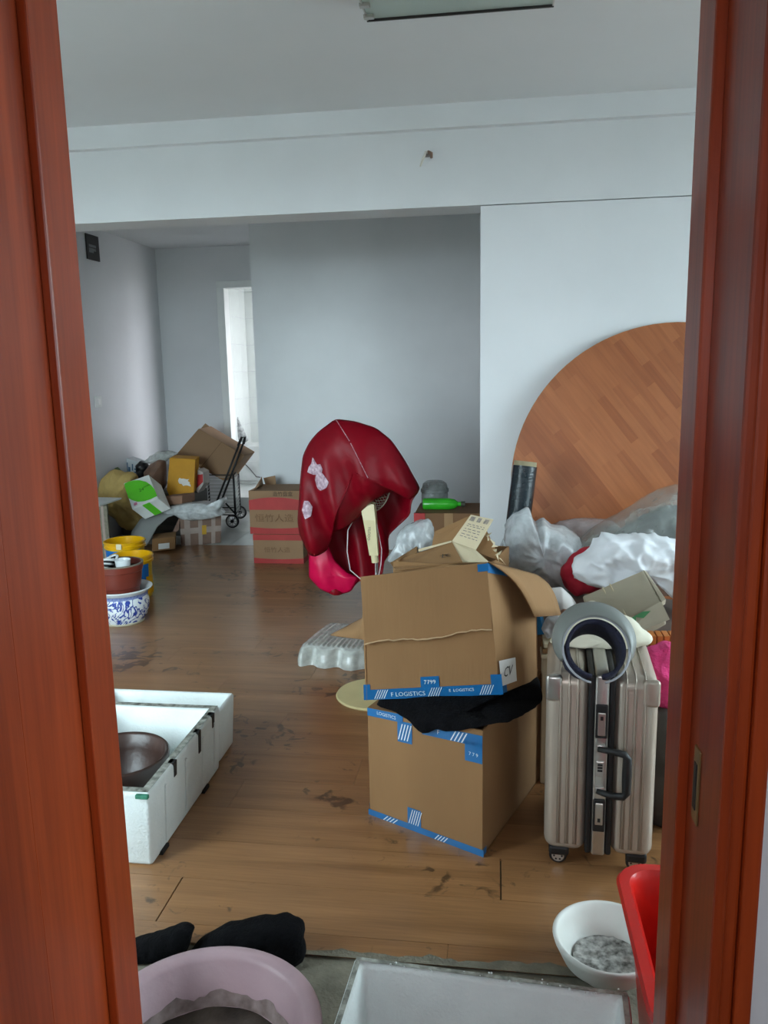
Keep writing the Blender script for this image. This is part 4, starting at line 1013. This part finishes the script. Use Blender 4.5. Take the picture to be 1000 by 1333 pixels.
# ================================================================= pots and pails on the left
def porcelain_mat():
    m = bpy.data.materials.new('blue_white_porcelain'); m.use_nodes = True; N = m.node_tree.nodes; L = m.node_tree.links; p = N['Principled BSDF']
    p.inputs['Roughness'].default_value = .12
    tc = N.new('ShaderNodeTexCoord'); n = N.new('ShaderNodeTexNoise'); n.inputs['Scale'].default_value = 11; n.inputs['Detail'].default_value = 2; n.inputs['Distortion'].default_value = 2.2
    L.new(tc.outputs['Object'], n.inputs['Vector'])
    r = N.new('ShaderNodeValToRGB'); r.color_ramp.interpolation = 'LINEAR'
    e = r.color_ramp.elements; e[0].position = .47; e[0].color = (*lin((222, 228, 232)), 1); e[1].position = .5; e[1].color = (*lin((52, 76, 160)), 1)
    e2 = r.color_ramp.elements.new(.56); e2.color = (*lin((40, 58, 140)), 1); e3 = r.color_ramp.elements.new(.60); e3.color = (*lin((218, 226, 232)), 1)
    L.new(n.outputs[0], r.inputs[0]); L.new(r.outputs[0], p.inputs['Base Color']); MATS['blue_white_porcelain'] = m
    return m
pc = V((-2.25, 4.44, 0)); 
pp = thing('porcelain_planter', 'blue and white porcelain planter with dragon pattern on the floor', 'planter', pc)
M_porc = porcelain_mat(); M_glaze = mat('white_glaze', (214, 220, 222), .15, .04, 10)
zr = .215
MB().lathe([(0, .0), (.115, .0), (.12, .012), (.14, .04), (.158, .09), (.160, .13), (.152, .165)], c=pc, seg=56).build('belly', M_porc, pp, smooth=True)
MB().lathe([(.152, .165), (.155, .185), (.158, .187)], c=pc, seg=56).build('border_band', mat('blue_border', (96, 116, 178), .2, .3, 90, col2=(150, 164, 205)), pp, smooth=True)
MB().lathe([(.155, .186), (.182, zr - .006), (.186, zr), (.180, zr + .004), (.150, .186), (.14, .12), (.11, .03), (0, .02)], c=pc, seg=56).build('rim', M_glaze, pp, smooth=True)
MB().lathe([(.116, -.0), (.124, .0), (.124, .012), (.117, .014)], c=pc, seg=48).build('foot_ring', mat('bare_clay_foot', (170, 162, 140), .7), pp, smooth=True)
tp = thing('terracotta_pot', 'red brown plastic flower pot standing in the porcelain planter', 'pot', pc + V((-.01, 0, .03)))
M_terra = mat('red_brown_plastic', (112, 46, 34), .4, .12, 8)
tcn = pc + V((-.012, 0, .03)); zt2 = .335
MB().lathe([(0, 0), (.10, 0), (.122, .19), (.129, .195), (.142, zt2 - .045), (.147, zt2 - .04), (.150, zt2 - .006), (.146, zt2), (.140, zt2 - .006), (.120, .2), (.1, .18), (0, .18)], c=tcn, seg=56).build('pot', M_terra, tp, smooth='auto')
MB().lathe([(.138, zt2 - .003), (.151, zt2 - .003), (.151, zt2 + .004), (.138, zt2 + .004)], c=tcn, seg=48).build('dusty_rim', mat('grey_dust', (120, 112, 100), .9), tp, smooth='auto')
MB().lathe([(0, zt2 - .035), (.137, zt2 - .035)], c=tcn, seg=40).build('soil', mat('dark_soil', (46, 40, 34), .95, .4, 30), tp)
cu_ = thing('white_cup', 'small white ceramic cup standing in the flower pot', 'cup', tcn + V((.055, -.04, zt2 - .035)))
MB().lathe([(0, 0), (.04, 0), (.046, .06), (.048, .066), (.044, .068), (.041, .06), (.036, .01), (0, .01)], c=tcn + V((.055, -.04, zt2 - .035)), seg=32).build('cup', M_glaze, cu_, smooth='auto')
sk = thing('striped_coil', 'black and white striped cord coiled in the flower pot', 'cord', tcn + V((-.05, -.02, zt2 - .05)))
for k in range(5):
    pth = [tcn + V((-.06 + .045 * math.cos(t / 10 * 2 * PI) + .01 * k - .02, -.02 + .06 * math.sin(t / 10 * 2 * PI), zt2 - .02 + .012 * k + .012 * math.sin(t))) for t in range(11)]
    MB().tube(pth, .008, 8).build('loop', mat('cord_white', (210, 214, 214), .6) if k % 2 == 0 else M_black, sk, smooth=True)
def pail(name, label, c, hgt, r1, m):
    root = thing(name, label, 'bucket', c, None)
    MB().lathe([(0, 0), (r1 * .86, 0), (r1 * .88, .01), (r1 * .95, hgt - .05), (r1 * .95, hgt)], c=c, seg=56).build('body', M_pailb, root, smooth='auto')
    MB().lathe([(r1 * .955, hgt - .045), (r1 * 1.02, hgt - .045), (r1 * 1.03, hgt - .03), (r1 * 1.0, hgt - .026), (r1 * 1.0, hgt - .012), (r1 * 1.04, hgt - .008), (r1 * 1.04, hgt), (r1 * .98, hgt + .004), (r1 * .94, hgt), (r1 * .93, hgt - .03), (r1 * .84, .02), (0, .016)], c=c, seg=56).build('rim', M_yel, root, smooth='auto')
    # blue label wrapped round part of the body
    a0_, a1_ = math.radians(-150), math.radians(-12)
    MB().grid(lambda i, j: V(c) + V(((r1 * (.885 + .068 * (.12 + .7 * j)) + .002) * math.cos(a0_ + (a1_ - a0_) * i), (r1 * (.885 + .068 * (.12 + .7 * j)) + .002) * math.sin(a0_ + (a1_ - a0_) * i), hgt * (.12 + .7 * j) + (0.04 * (i - .6) if j == 0 else 0))), 28, 3).build('blue_label', mat('paint_blue', (20, 118, 205), .3), root, smooth=True)
    MB().grid(lambda i, j: V(c) + V(((r1 * .955 + .003) * math.cos(a1_ - .25 + .6 * i), (r1 * .94 + .003) * math.sin(a1_ - .25 + .6 * i), hgt * (.1 + .42 * j))), 12, 2).build('yellow_label', M_yel, root, smooth=True)
    a_ = math.radians(-80); pl = V(c) + V((r1 * 1.035 * math.cos(a_), r1 * 1.035 * math.sin(a_), hgt - .02))
    MB().box((pl.x - .02, pl.y - .006, pl.z - .018), (pl.x + .02, pl.y + .004, pl.z + .022)).build('lug', mat('cream_lug', (232, 222, 190), .5), root, bevel=.003)
    MB().lathe([(0, hgt * .62), (r1 * .905, hgt * .62)], c=c, seg=40).build('dried_paint', mat('dried_paint', (205, 160, 90), .6, .2, 12), root)
    return root
M_yel = mat('yellow_plastic', (236, 178, 12), .3, .06, 8); M_pailb = mat('yellow_pail_body', (226, 190, 40), .35, .06, 8)
pail('paint_bucket', 'yellow paint bucket with blue label beside the porcelain planter', V((W(172, 735, 4.98).x, 4.98, 0)), .285, .138, M_yel)
pail('paint_bucket', 'yellow paint bucket behind the blue-labelled one, nearer the heap of boxes', V((W(163, 715, 5.36).x, 5.36, 0)), .30, .142, M_yel)

# ================================================================= stacked red-banded cartons
def rcarton(name, label, p, w_, d_, z0, z1, band_top, band_bot, txt, v_txt, slack=0):
    root = thing(name, label, 'carton', (p.x + w_ / 2, p.y + d_ / 2, z0))
    q = [V((p.x, p.y, z0)), V((p.x + w_, p.y, z0)), V((p.x + w_, p.y, z1)), V((p.x, p.y, z1))]
    MB().box((p.x, p.y, z0), (p.x + w_, p.y + d_, z1)).build('body', M_kraft3, root, bevel=.003)
    n = 14
    for (va, vb, ca, cb_) in (band_top, band_bot):
        mb = MB()
        for k in range(n):
            for (u) in (k / n,):
                u2 = (k + 1) / n
                f1 = lambda u: va + ca * 4 * u * (1 - u); f2 = lambda u: vb + cb_ * 4 * u * (1 - u)
                poly_decal('', q, [(u, f1(u)), (u2, f1(u2)), (u2, f2(u2)), (u, f2(u))], None, None, .0015, mb=mb)
        mb.build('red_band', M_redprint, root)
        qs = [V((p.x + w_, p.y, z0)), V((p.x + w_, p.y + d_, z0)), V((p.x + w_, p.y + d_, z1)), V((p.x + w_, p.y, z1))]
        poly_decal('red_band', qs, [(0, va), (1, va), (1, vb), (0, vb)], M_redprint, root)
    text('carton_print', txt, q, .48, v_txt, (z1 - z0) * .2, M_faint, root, sx=1.15)
    return root, q
M_kraft3 = mat('aged_cardboard', (150, 118, 88), .85, .06, 5)
M_faint = mat('faint_brown_print', (120, 88, 62), .85, .1, 20)
pl_ = G(331, 733)
rcarton('red_band_carton', 'brown carton with red bands standing on the floor, lower of two', pl_, .40, .36, 0, .232, (.80, 1.0, 0, 0), (0, .19, 0, -.04), '恒竹人造', .46)
pu = V((pl_.x - .022, pl_.y + .01, 0))
r2, q2 = rcarton('red_band_carton', 'brown carton with red bands and open flaps, stacked on its twin', pu, .415, .36, .234, .235 + .34, (.56, .78, 0, .07), (0, .16, 0, -.03), '恒竹人造', .36)
text('carton_print', '造竹盘盒', q2, .66, .92, .04, M_dark, r2)
zt_ = .575
MB().slab([V((pu.x + .03, pu.y + .02, zt_)), V((pu.x + .03, pu.y + .3, zt_)), V((pu.x + .02, pu.y + .3, zt_ + .07)), V((pu.x + .08, pu.y + .02, zt_ + .035))], .004).build('flap', M_kraft3, r2)
MB().slab([V((pu.x + .04, pu.y + .34, zt_ - .01)), V((pu.x + .13, pu.y + .34, zt_ - .01)), V((pu.x + .12, pu.y + .36, zt_ + .07)), V((pu.x + .02, pu.y + .36, zt_ + .05))], .004).build('flap', M_kraft3, r2)

# ================================================================= heap by the washroom door
def hexpx(name, label, cat, front, ext, m, parts=None, bevel=.004):
    f = [W(*p) for p in front]; b = [p + V(ext) for p in f]
    c = sum(f + b, V((0, 0, 0))) / 8
    root = thing(name, label, cat, (c.x, c.y, min(p.z for p in f + b)))
    MB().hexa(f, b).build('body', m, root, bevel=bevel)
    return root, f
# fronts are listed BL BR TR TL
YT = 6.5
tcr, q = hexpx('taped_carton', 'carton criss-crossed with pale packing tape and a small yellow sticker', 'carton',
               [(236, 712, YT), (287.5, 706.5, YT + .1), (288, 670, YT + .1), (234, 674, YT)], (-.11, .32, 0), mat('brown_taped_card', (132, 106, 92), .7, .12, 14))
zlow = min(v.z for v in q)
Mpt = mat('pale_packing_tape', (176, 160, 150), .25, .1, 10)
for u0, u1 in ((.10, .24), (.44, .54), (.76, .86)): decal('packing_tape', q, u0, 0, u1, 1, Mpt, tcr, .002)
decal('packing_tape', q, 0, .42, 1, .62, Mpt, tcr, .003)
decal('yellow_sticker', q, .53, .36, .64, .68, mat('yellow_sticker', (206, 160, 40), .6), tcr, .004)
MB().slab([W(222, 700, YT - .02), W(233, 690, YT - .02), q[3] + V((0, .0, 0)), q[3] + V((-.06, .25, 0))], .004).build('flap', mat('brown_taped_card', (132, 106, 92)), tcr)
lump('packing_film', 'white packing film sheet lying over the taped carton', 'plastic sheet',
     [(212, 668), (216, 661), (235, 657), (258, 655), (272, 657), (282, 652), (289, 648), (292, 653), (288, 660), (282, 666), (290, 671), (272, 675), (250, 677), (238, 676), (228, 670)], YT - .0, .05, .28, film('packing_film', (214, 218, 218), .8, .2, .6, .4, 25), amp=.02, freq=14, kind='crease', seed=31)
scn, q = hexpx('shoe_box', 'small brown box with white label beside the taped carton', 'carton',
               [(198, 718, 6.25), (228, 715, 6.25), (228, 699, 6.25), (198, 702, 6.25)], (-.08, .22, .0), M_kraft)
decal('paper_label', q, .28, .12, .76, .58, M_white, scn, .002)
# grey foam sheet bending down to the floor
sb = [[W(169, 704, 6.22), W(190, 711, 6.18)], [W(172, 692, 6.3), W(196, 702, 6.24)], [W(183, 676, 6.4), W(205, 686, 6.34)], [W(199, 667, 6.5), W(218, 674, 6.42)], [W(216, 662, 6.6), W(236, 667, 6.5)]]
def sheet(i, j):
    k = j * 4; a = min(int(k), 3); f = k - a
    return (sb[a][0].lerp(sb[a][1], i)).lerp(sb[a + 1][0].lerp(sb[a + 1][1], i), f)
gs = MB().grid(sheet, 6, 16).build('foam_sheet', mat('grey_foam_sheet', (150, 152, 150), .6, .05, 8), None, smooth=True, solid=.006)
tag(gs, 'bent grey foam sheet leaning against the taped carton', 'foam sheet')
# flat box, yellow box, red and white box
hexpx('flat_box', 'flat brown box lying in front of the yellow carton', 'carton', [(208, 658.5, 6.58), (237, 656, 6.58), (237, 645, 6.58), (206.5, 648, 6.58)], (.05, .18, .0), mat('rosy_cardboard', (146, 110, 88), .85), None)
yc, q = hexpx('yellow_carton', 'mustard yellow carton with torn white patch', 'carton', [(217, 638, 6.85), (252, 642, 6.85), (254.5, 598, 6.9), (221, 596, 6.9)], (-.06, .26, .0), mat('mustard_card', (206, 146, 12), .6, .06, 8))
rg = random.Random(4)
poly_decal('torn_patch', q, [(.40 + .0 * k + .24 * (1 + math.cos(t)) * (1 + .18 * rg.uniform(-1, 1)), .30 + .115 * math.sin(t) * (1 + .3 * rg.uniform(-1, 1)) - .03 * math.cos(t)) for k, t in enumerate([2 * PI * i / 18 for i in range(18)])], mat('torn_white_paper', (226, 222, 214), .8), yc, .003)
MB().slab([W(224, 652, 6.84), W(249, 657, 6.84), W(252, 641, 6.85), W(217, 637, 6.85)], .004).build('flap', mat('mustard_card', (206, 146, 12), .6, .06, 8), yc)
rw, q = hexpx('red_white_box', 'red and white box wedged between yellow carton and wire cart', 'carton', [(255, 646, 7.0), (265, 630, 7.0), (264.5, 615, 7.0), (257, 611, 7.0)], (.0, .16, .0), mat('white_card', (206, 196, 190), .6))
poly_decal('red_panel', q, [(.05, .28), (.95, .22), (.95, .85), (.1, .8)], mat('red_panel', (196, 40, 40), .5), rw, .003)
# green and white box lying tilted
gb_, q = hexpx('green_box', 'white box with a large green oval print, tilted on the khaki bag', 'carton', [(172, 663, 6.28), (206, 649, 6.33), (193.5, 618, 6.50), (161, 629, 6.46)], (.075, .075, -.10), mat('glossy_white_card', (222, 224, 220), .45))
Mgr = mat('lime_green_print', (92, 196, 40), .45, .05, 8)
poly_decal('green_print', q, [(.0, .86), (.0, .42), (.1, .30), (.28, .17), (.5, .10), (.74, .08), (1, .10), (1, .38), (.94, .58), (.82, .76), (.62, .90), (.42, .97), (.2, .99), (.03, .97)], Mgr, gb_, .002)
text('box_print', '24', q, .55, .53, .045, mat('dark_green_print', (40, 96, 26), .6), gb_, off=.004); text('box_print', 'ml-000', q, .78, .60, .022, mat('dark_green_print', (40, 96, 26), .6), gb_, off=.004)
poly_decal('pink_mark', q, [(.12, .08), (.24, .08), (.24, .18), (.12, .18)], mat('pink_mark', (214, 130, 160), .6), gb_, .003)
lq = [q[0] + V((.075, .075, -.10)), q[1] + V((.075, .075, -.10)), q[1], q[0]]
decal('green_tape', lq, .38, 0, .66, 1, Mgr, gb_, .002)
# khaki bag
lump('khaki_bag', 'crumpled khaki canvas bag slumped against the left wall', 'bag',
     [(130, 650), (132, 628), (140, 619), (150, 611), (158, 617), (172, 616), (176, 622), (170, 632), (168, 646), (172, 658), (184, 672), (184, 681), (172, 690), (160, 684), (148, 670), (138, 664)], 6.63, .09, .12, mat('khaki_canvas', (188, 160, 98), .9, .14, 9, bump=.3, bscale=20), amp=.05, freq=9, kind='crease', seed=33, center=(155, 648), n=100, rings=16)
lump('green_scarf', 'dull green cloth on top of the khaki bag', 'cloth', [(143, 619), (148, 612), (152, 608), (160, 616), (166, 620), (156, 623), (147, 623)], 6.66, .05, .06, mat('dull_green_cloth', (84, 100, 62), .9), amp=.015, freq=14, seed=34)
wbx, q = hexpx('white_blue_box', 'white box with blue print standing behind the khaki bag', 'carton', [(156, 634, 7.2), (182, 634.5, 7.2), (181, 602, 7.2), (155, 593, 7.2)], (.0, .15, .0), mat('white_box_card', (206, 210, 212), .6))
for u0, v0, u1, v1 in ((.30, .45, .44, .86), (.46, .45, .56, .72), (.64, .62, .70, .86), (.76, .55, .84, .60), (.76, .66, .84, .72), (.02, .5, .06, .9)): decal('blue_print', q, u0, v0, u1, v1, mat('slate_blue_print', (70, 104, 132), .6), wbx, .003)
lump('black_bag', 'black plastic bag between the white and blue box and brown bundle', 'plastic bag', [(178, 606), (183, 600), (189, 602), (192, 607), (190, 622), (185, 628), (180, 622)], 7.10, .06, .08, mat('black_bag_plastic', (20, 20, 22), .3), amp=.02, freq=12, kind='crease', seed=35, zmin=.40)
lump('brown_bundle', 'brown taped bundle behind the green and white box', 'bundle', [(189, 614), (196, 605), (208, 598), (214, 600), (215, 632), (208, 644), (200, 642), (192, 630)], 7.06, .09, .10, mat('brown_wrapped', (120, 92, 76), .45, .15, 12), amp=.02, freq=12, kind='crease', seed=36, zmin=.40)
lump('wispy_film', 'torn clear plastic film on top of the brown bundle', 'plastic sheet', [(188, 602), (196, 594), (206, 589), (220, 587), (232, 590), (226, 594), (215, 600), (208, 610), (200, 604)], 7.10, .05, .06, film('wispy_film', (200, 204, 200), .55, .2, .6, .4, 25), amp=.03, freq=16, kind='crease', seed=37)
# stuff hidden under them that carries the heap
hb_ = thing('storage_crate', 'grey plastic crate at the bottom of the heap by the left wall', 'crate', (-3.1, 6.85, 0))
MB().box((-3.45, 6.90, 0), (-2.72, 7.25, .40)).build('body', mat('grey_crate', (88, 86, 82), .6), hb_, bevel=.01)
for k in range(4): MB().box((-3.40, 6.885, .06 + k * .085), (-2.76, 6.905, .10 + k * .085)).build('rib', mat('grey_crate', (88, 86, 82), .6), hb_, bevel=.003)
# grey cabinet edge with a white board on top
zc2 = W(141, 658, 5.75).z
gcb = thing('grey_carton', 'grey speckled carton by the left wall behind the yellow buckets', 'carton', (-3.15, 5.9, 0))
xr_ = W(141.5, 690, 5.75).x
xb_ = xr_ - .17
def gslab(y0, z0, z1, e=0): return ([V((-3.44, y0, z0)), V((xr_ + e, y0, z0)), V((xb_ + e, 6.1, z0)), V((-3.44, 6.1, z0))], [V((-3.44, y0, z1)), V((xr_ + e, y0, z1)), V((xb_ + e, 6.1, z1)), V((-3.44, 6.1, z1))])
MB().hexa(*gslab(5.75, 0, zc2)).build('body', mat('grey_speckled_card', (128, 122, 106), .85, .2, 40), gcb, bevel=.004)
box('tape', (xr_ - .05, 5.7485, 0), (xr_ - .03, 5.7495, zc2), Mpt, gcb)
wbd = thing('white_board', 'white board lying on the grey speckled carton', 'board', (-3.2, 5.9, zc2))
p_ = W(158, 645, 6.05)
MB().hexa([V((-3.44, 5.70, zc2)), V((xr_ - .03, 5.70, zc2)), V((p_.x, 6.05, zc2)), V((-3.44, 6.1, zc2))], [V((-3.44, 5.70, zc2 + .012)), V((xr_ - .03, 5.70, zc2 + .012)), V((p_.x, 6.05, zc2 + .012)), V((-3.44, 6.1, zc2 + .012))]).build('panel', M_white, wbd)

# big tilted carton
YC = 7.375
bcn, q = hexpx('tilted_carton', 'large plain carton tipped on edge on the wire cart', 'carton', [(229, 592, YC), (293, 627, YC), (318.5, 593, YC), (258.5, 558, YC)], (.0, .34, .0), mat('fresh_cardboard', (150, 118, 88), .85, .05, 5), bevel=.005)
decal('tape_seam', q, .495, 0, .505, 1, mat('seam_brown', (118, 88, 62), .8), bcn, .002)
MB().slab([q[0] + V((.0, .3, 0)), q[3] + V((0, .3, 0)), q[3] + V((-.04, .3, .03)), q[0] + V((-.05, .3, .02))], .004).build('flap', mat('fresh_cardboard', (150, 118, 88)), bcn)

# wire cart
Mk = mat('black_tube', (22, 22, 22), .4)
ct = thing('wire_cart', 'black folding wire cart with two wheels by the washroom door', 'cart', (-2.72, 7.52, 0))
A_ = [W(264.5, 640, 7.34).x, W(305, 640, 7.34).x]; B_ = [W(272, 640, 7.74).x, W(311.5, 640, 7.74).x]
zt3 = W(305, 617, 7.34).z; zb3 = .10
cor = [V((A_[0], 7.34, 0)), V((A_[1], 7.34, 0)), V((B_[1], 7.74, 0)), V((B_[0], 7.74, 0))]
for c_ in cor: MB().tube([c_ + V((0, 0, zb3 if c_ in (cor[1], cor[2]) else .0)), c_ + V((0, 0, zt3))], .011, 8).build('post', Mk, ct, smooth=True)
for z_ in (zb3 + .02, zt3 - .01):
    for a, b in zip(cor, cor[1:] + cor[:1]): MB().tube([a + V((0, 0, z_)), b + V((0, 0, z_))], .006, 6).build('rail', Mk, ct, smooth=True)
Mwr = mat('bright_wire', (176, 180, 176), .4, metal=.3)
for k in range(11):
    z_ = zb3 + .04 + k * (zt3 - zb3 - .07) / 10
    for a, b in zip(cor, cor[1:] + cor[:1]): MB().tube([a + V((0, 0, z_)), b + V((0, 0, z_))], .0028, 5).build('wire', Mwr, ct)
for k in range(6):
    a = cor[1].lerp(cor[2], k / 6); b = cor[1].lerp(cor[2], (k + 1) / 6)
    MB().tube([a + V((0, 0, zb3 + .02 + (k % 2) * .0)), b + V((0, 0, zt3 - .03))], .003, 5).build('wire', Mwr, ct)
for wx in (W(302.7, 679, 7.3), W(313, 667, 7.78)):
    wr = .066; cen_ = V((wx.x, wx.y, wr)); mw = Matrix.Rotation(PI / 2, 4, 'X')
    ty = MB().lathe([(wr - .016, -.012), (wr - .004, -.014), (wr, -.008), (wr, .008), (wr - .004, .014), (wr - .016, .012), (wr - .016, -.012)], c=cen_, seg=36, m=mw).build('tyre', M_rubber, ct, smooth='auto')
    MB().lathe([(wr - .022, -.013), (wr - .012, -.0135), (wr - .012, .0135), (wr - .022, .013), (wr - .022, -.013)], c=cen_, seg=36, m=mw).build('wheel_rim', mat('pale_rim', (180, 182, 180), .4), ty, smooth='auto')
    MB().lathe([(0, -.016), (.016, -.016), (.016, .016), (0, .016)], c=cen_, seg=16, m=mw).build('hub', Mk, ty, smooth='auto')
    for k in range(8):
        t = 2 * PI * k / 8; MB().tube([cen_ + V((.012 * math.cos(t), 0, .012 * math.sin(t))), cen_ + V(((wr - .018) * math.cos(t), 0, (wr - .018) * math.sin(t)))], .004, 5).build('spoke', mat('pale_rim', (180, 182, 180), .4), ty)
MB().tube([V((W(302.7, 679, 7.3).x, 7.28, .066)), V((W(313, 667, 7.78).x, 7.80, .066))], .008, 8).build('axle', Mk, ct, smooth=True)
for a, b in (((281, 656, 7.27), (312, 577, 7.27)), ((289, 650, 7.305), (318, 574, 7.305))):
    MB().tube([W(*a), W(*b)], .010, 8).build('handle_bar', Mk, ct, smooth=True)
MB().tube([W(310, 580, 7.27), W(315, 569, 7.27), W(319, 569, 7.305), W(317, 578, 7.305)], .013, 8).build('grip', Mk, ct, smooth=True)
MB().tube([W(281, 656, 7.27), W(289, 650, 7.305), cor[1] + V((0, 0, zb3 + .03))], .009, 8).build('handle_link', Mk, ct, smooth=True)

# washroom fittings
wc = thing('white_cabinet', 'low white cabinet inside the washroom', 'cabinet', (-2.7, 9.4, .15))
box('body', (-3.14, 9.2, .15), (-2.2, 9.75, .60), M_white, wc, .008)
for k in range(2):
    d_ = box('door', (-3.12 + .46 * k, 9.185, .19), (-2.68 + .46 * k, 9.2, .42), mat('cabinet_door', (218, 222, 220), .3), wc, .004)
    box('handle', (-2.72 + .06 * k, 9.172, .30), (-2.70 + .06 * k, 9.185, .36), M_alus, d_)
MB().tube([(-2.98, 9.17, .42), (-2.9, 9.165, .34), (-2.82, 9.165, .24), (-2.72, 9.17, .23)], .006, 6).build('hose', mat('dark_hose', (80, 80, 78), .5), wc, smooth=True)
lump('hanging_towel', 'white patterned towel hanging just inside the washroom door', 'towel', [(303, 545), (309, 542), (315, 555), (321, 568), (324, 573), (318, 577), (311, 573), (306, 574), (303, 562)], 9.58, .03, .04, mat('patterned_towel', (214, 218, 216), .9, .1, 22, col2=(120, 122, 122)), amp=.012, freq=12, seed=40)

for o in list(C.objects):
    if o.parent or 'category' not in o: continue
    n_ = o.name.split('.')[0]
    g_ = {'paint_bucket': 'yellow paint buckets by the left wall', 'polystyrene_box': 'white polystyrene boxes near the door', 'red_band_carton': 'stacked red-banded cartons', 'black_rag': 'black rags behind the pink basin'}.get(n_)
    if g_: o['group'] = g_
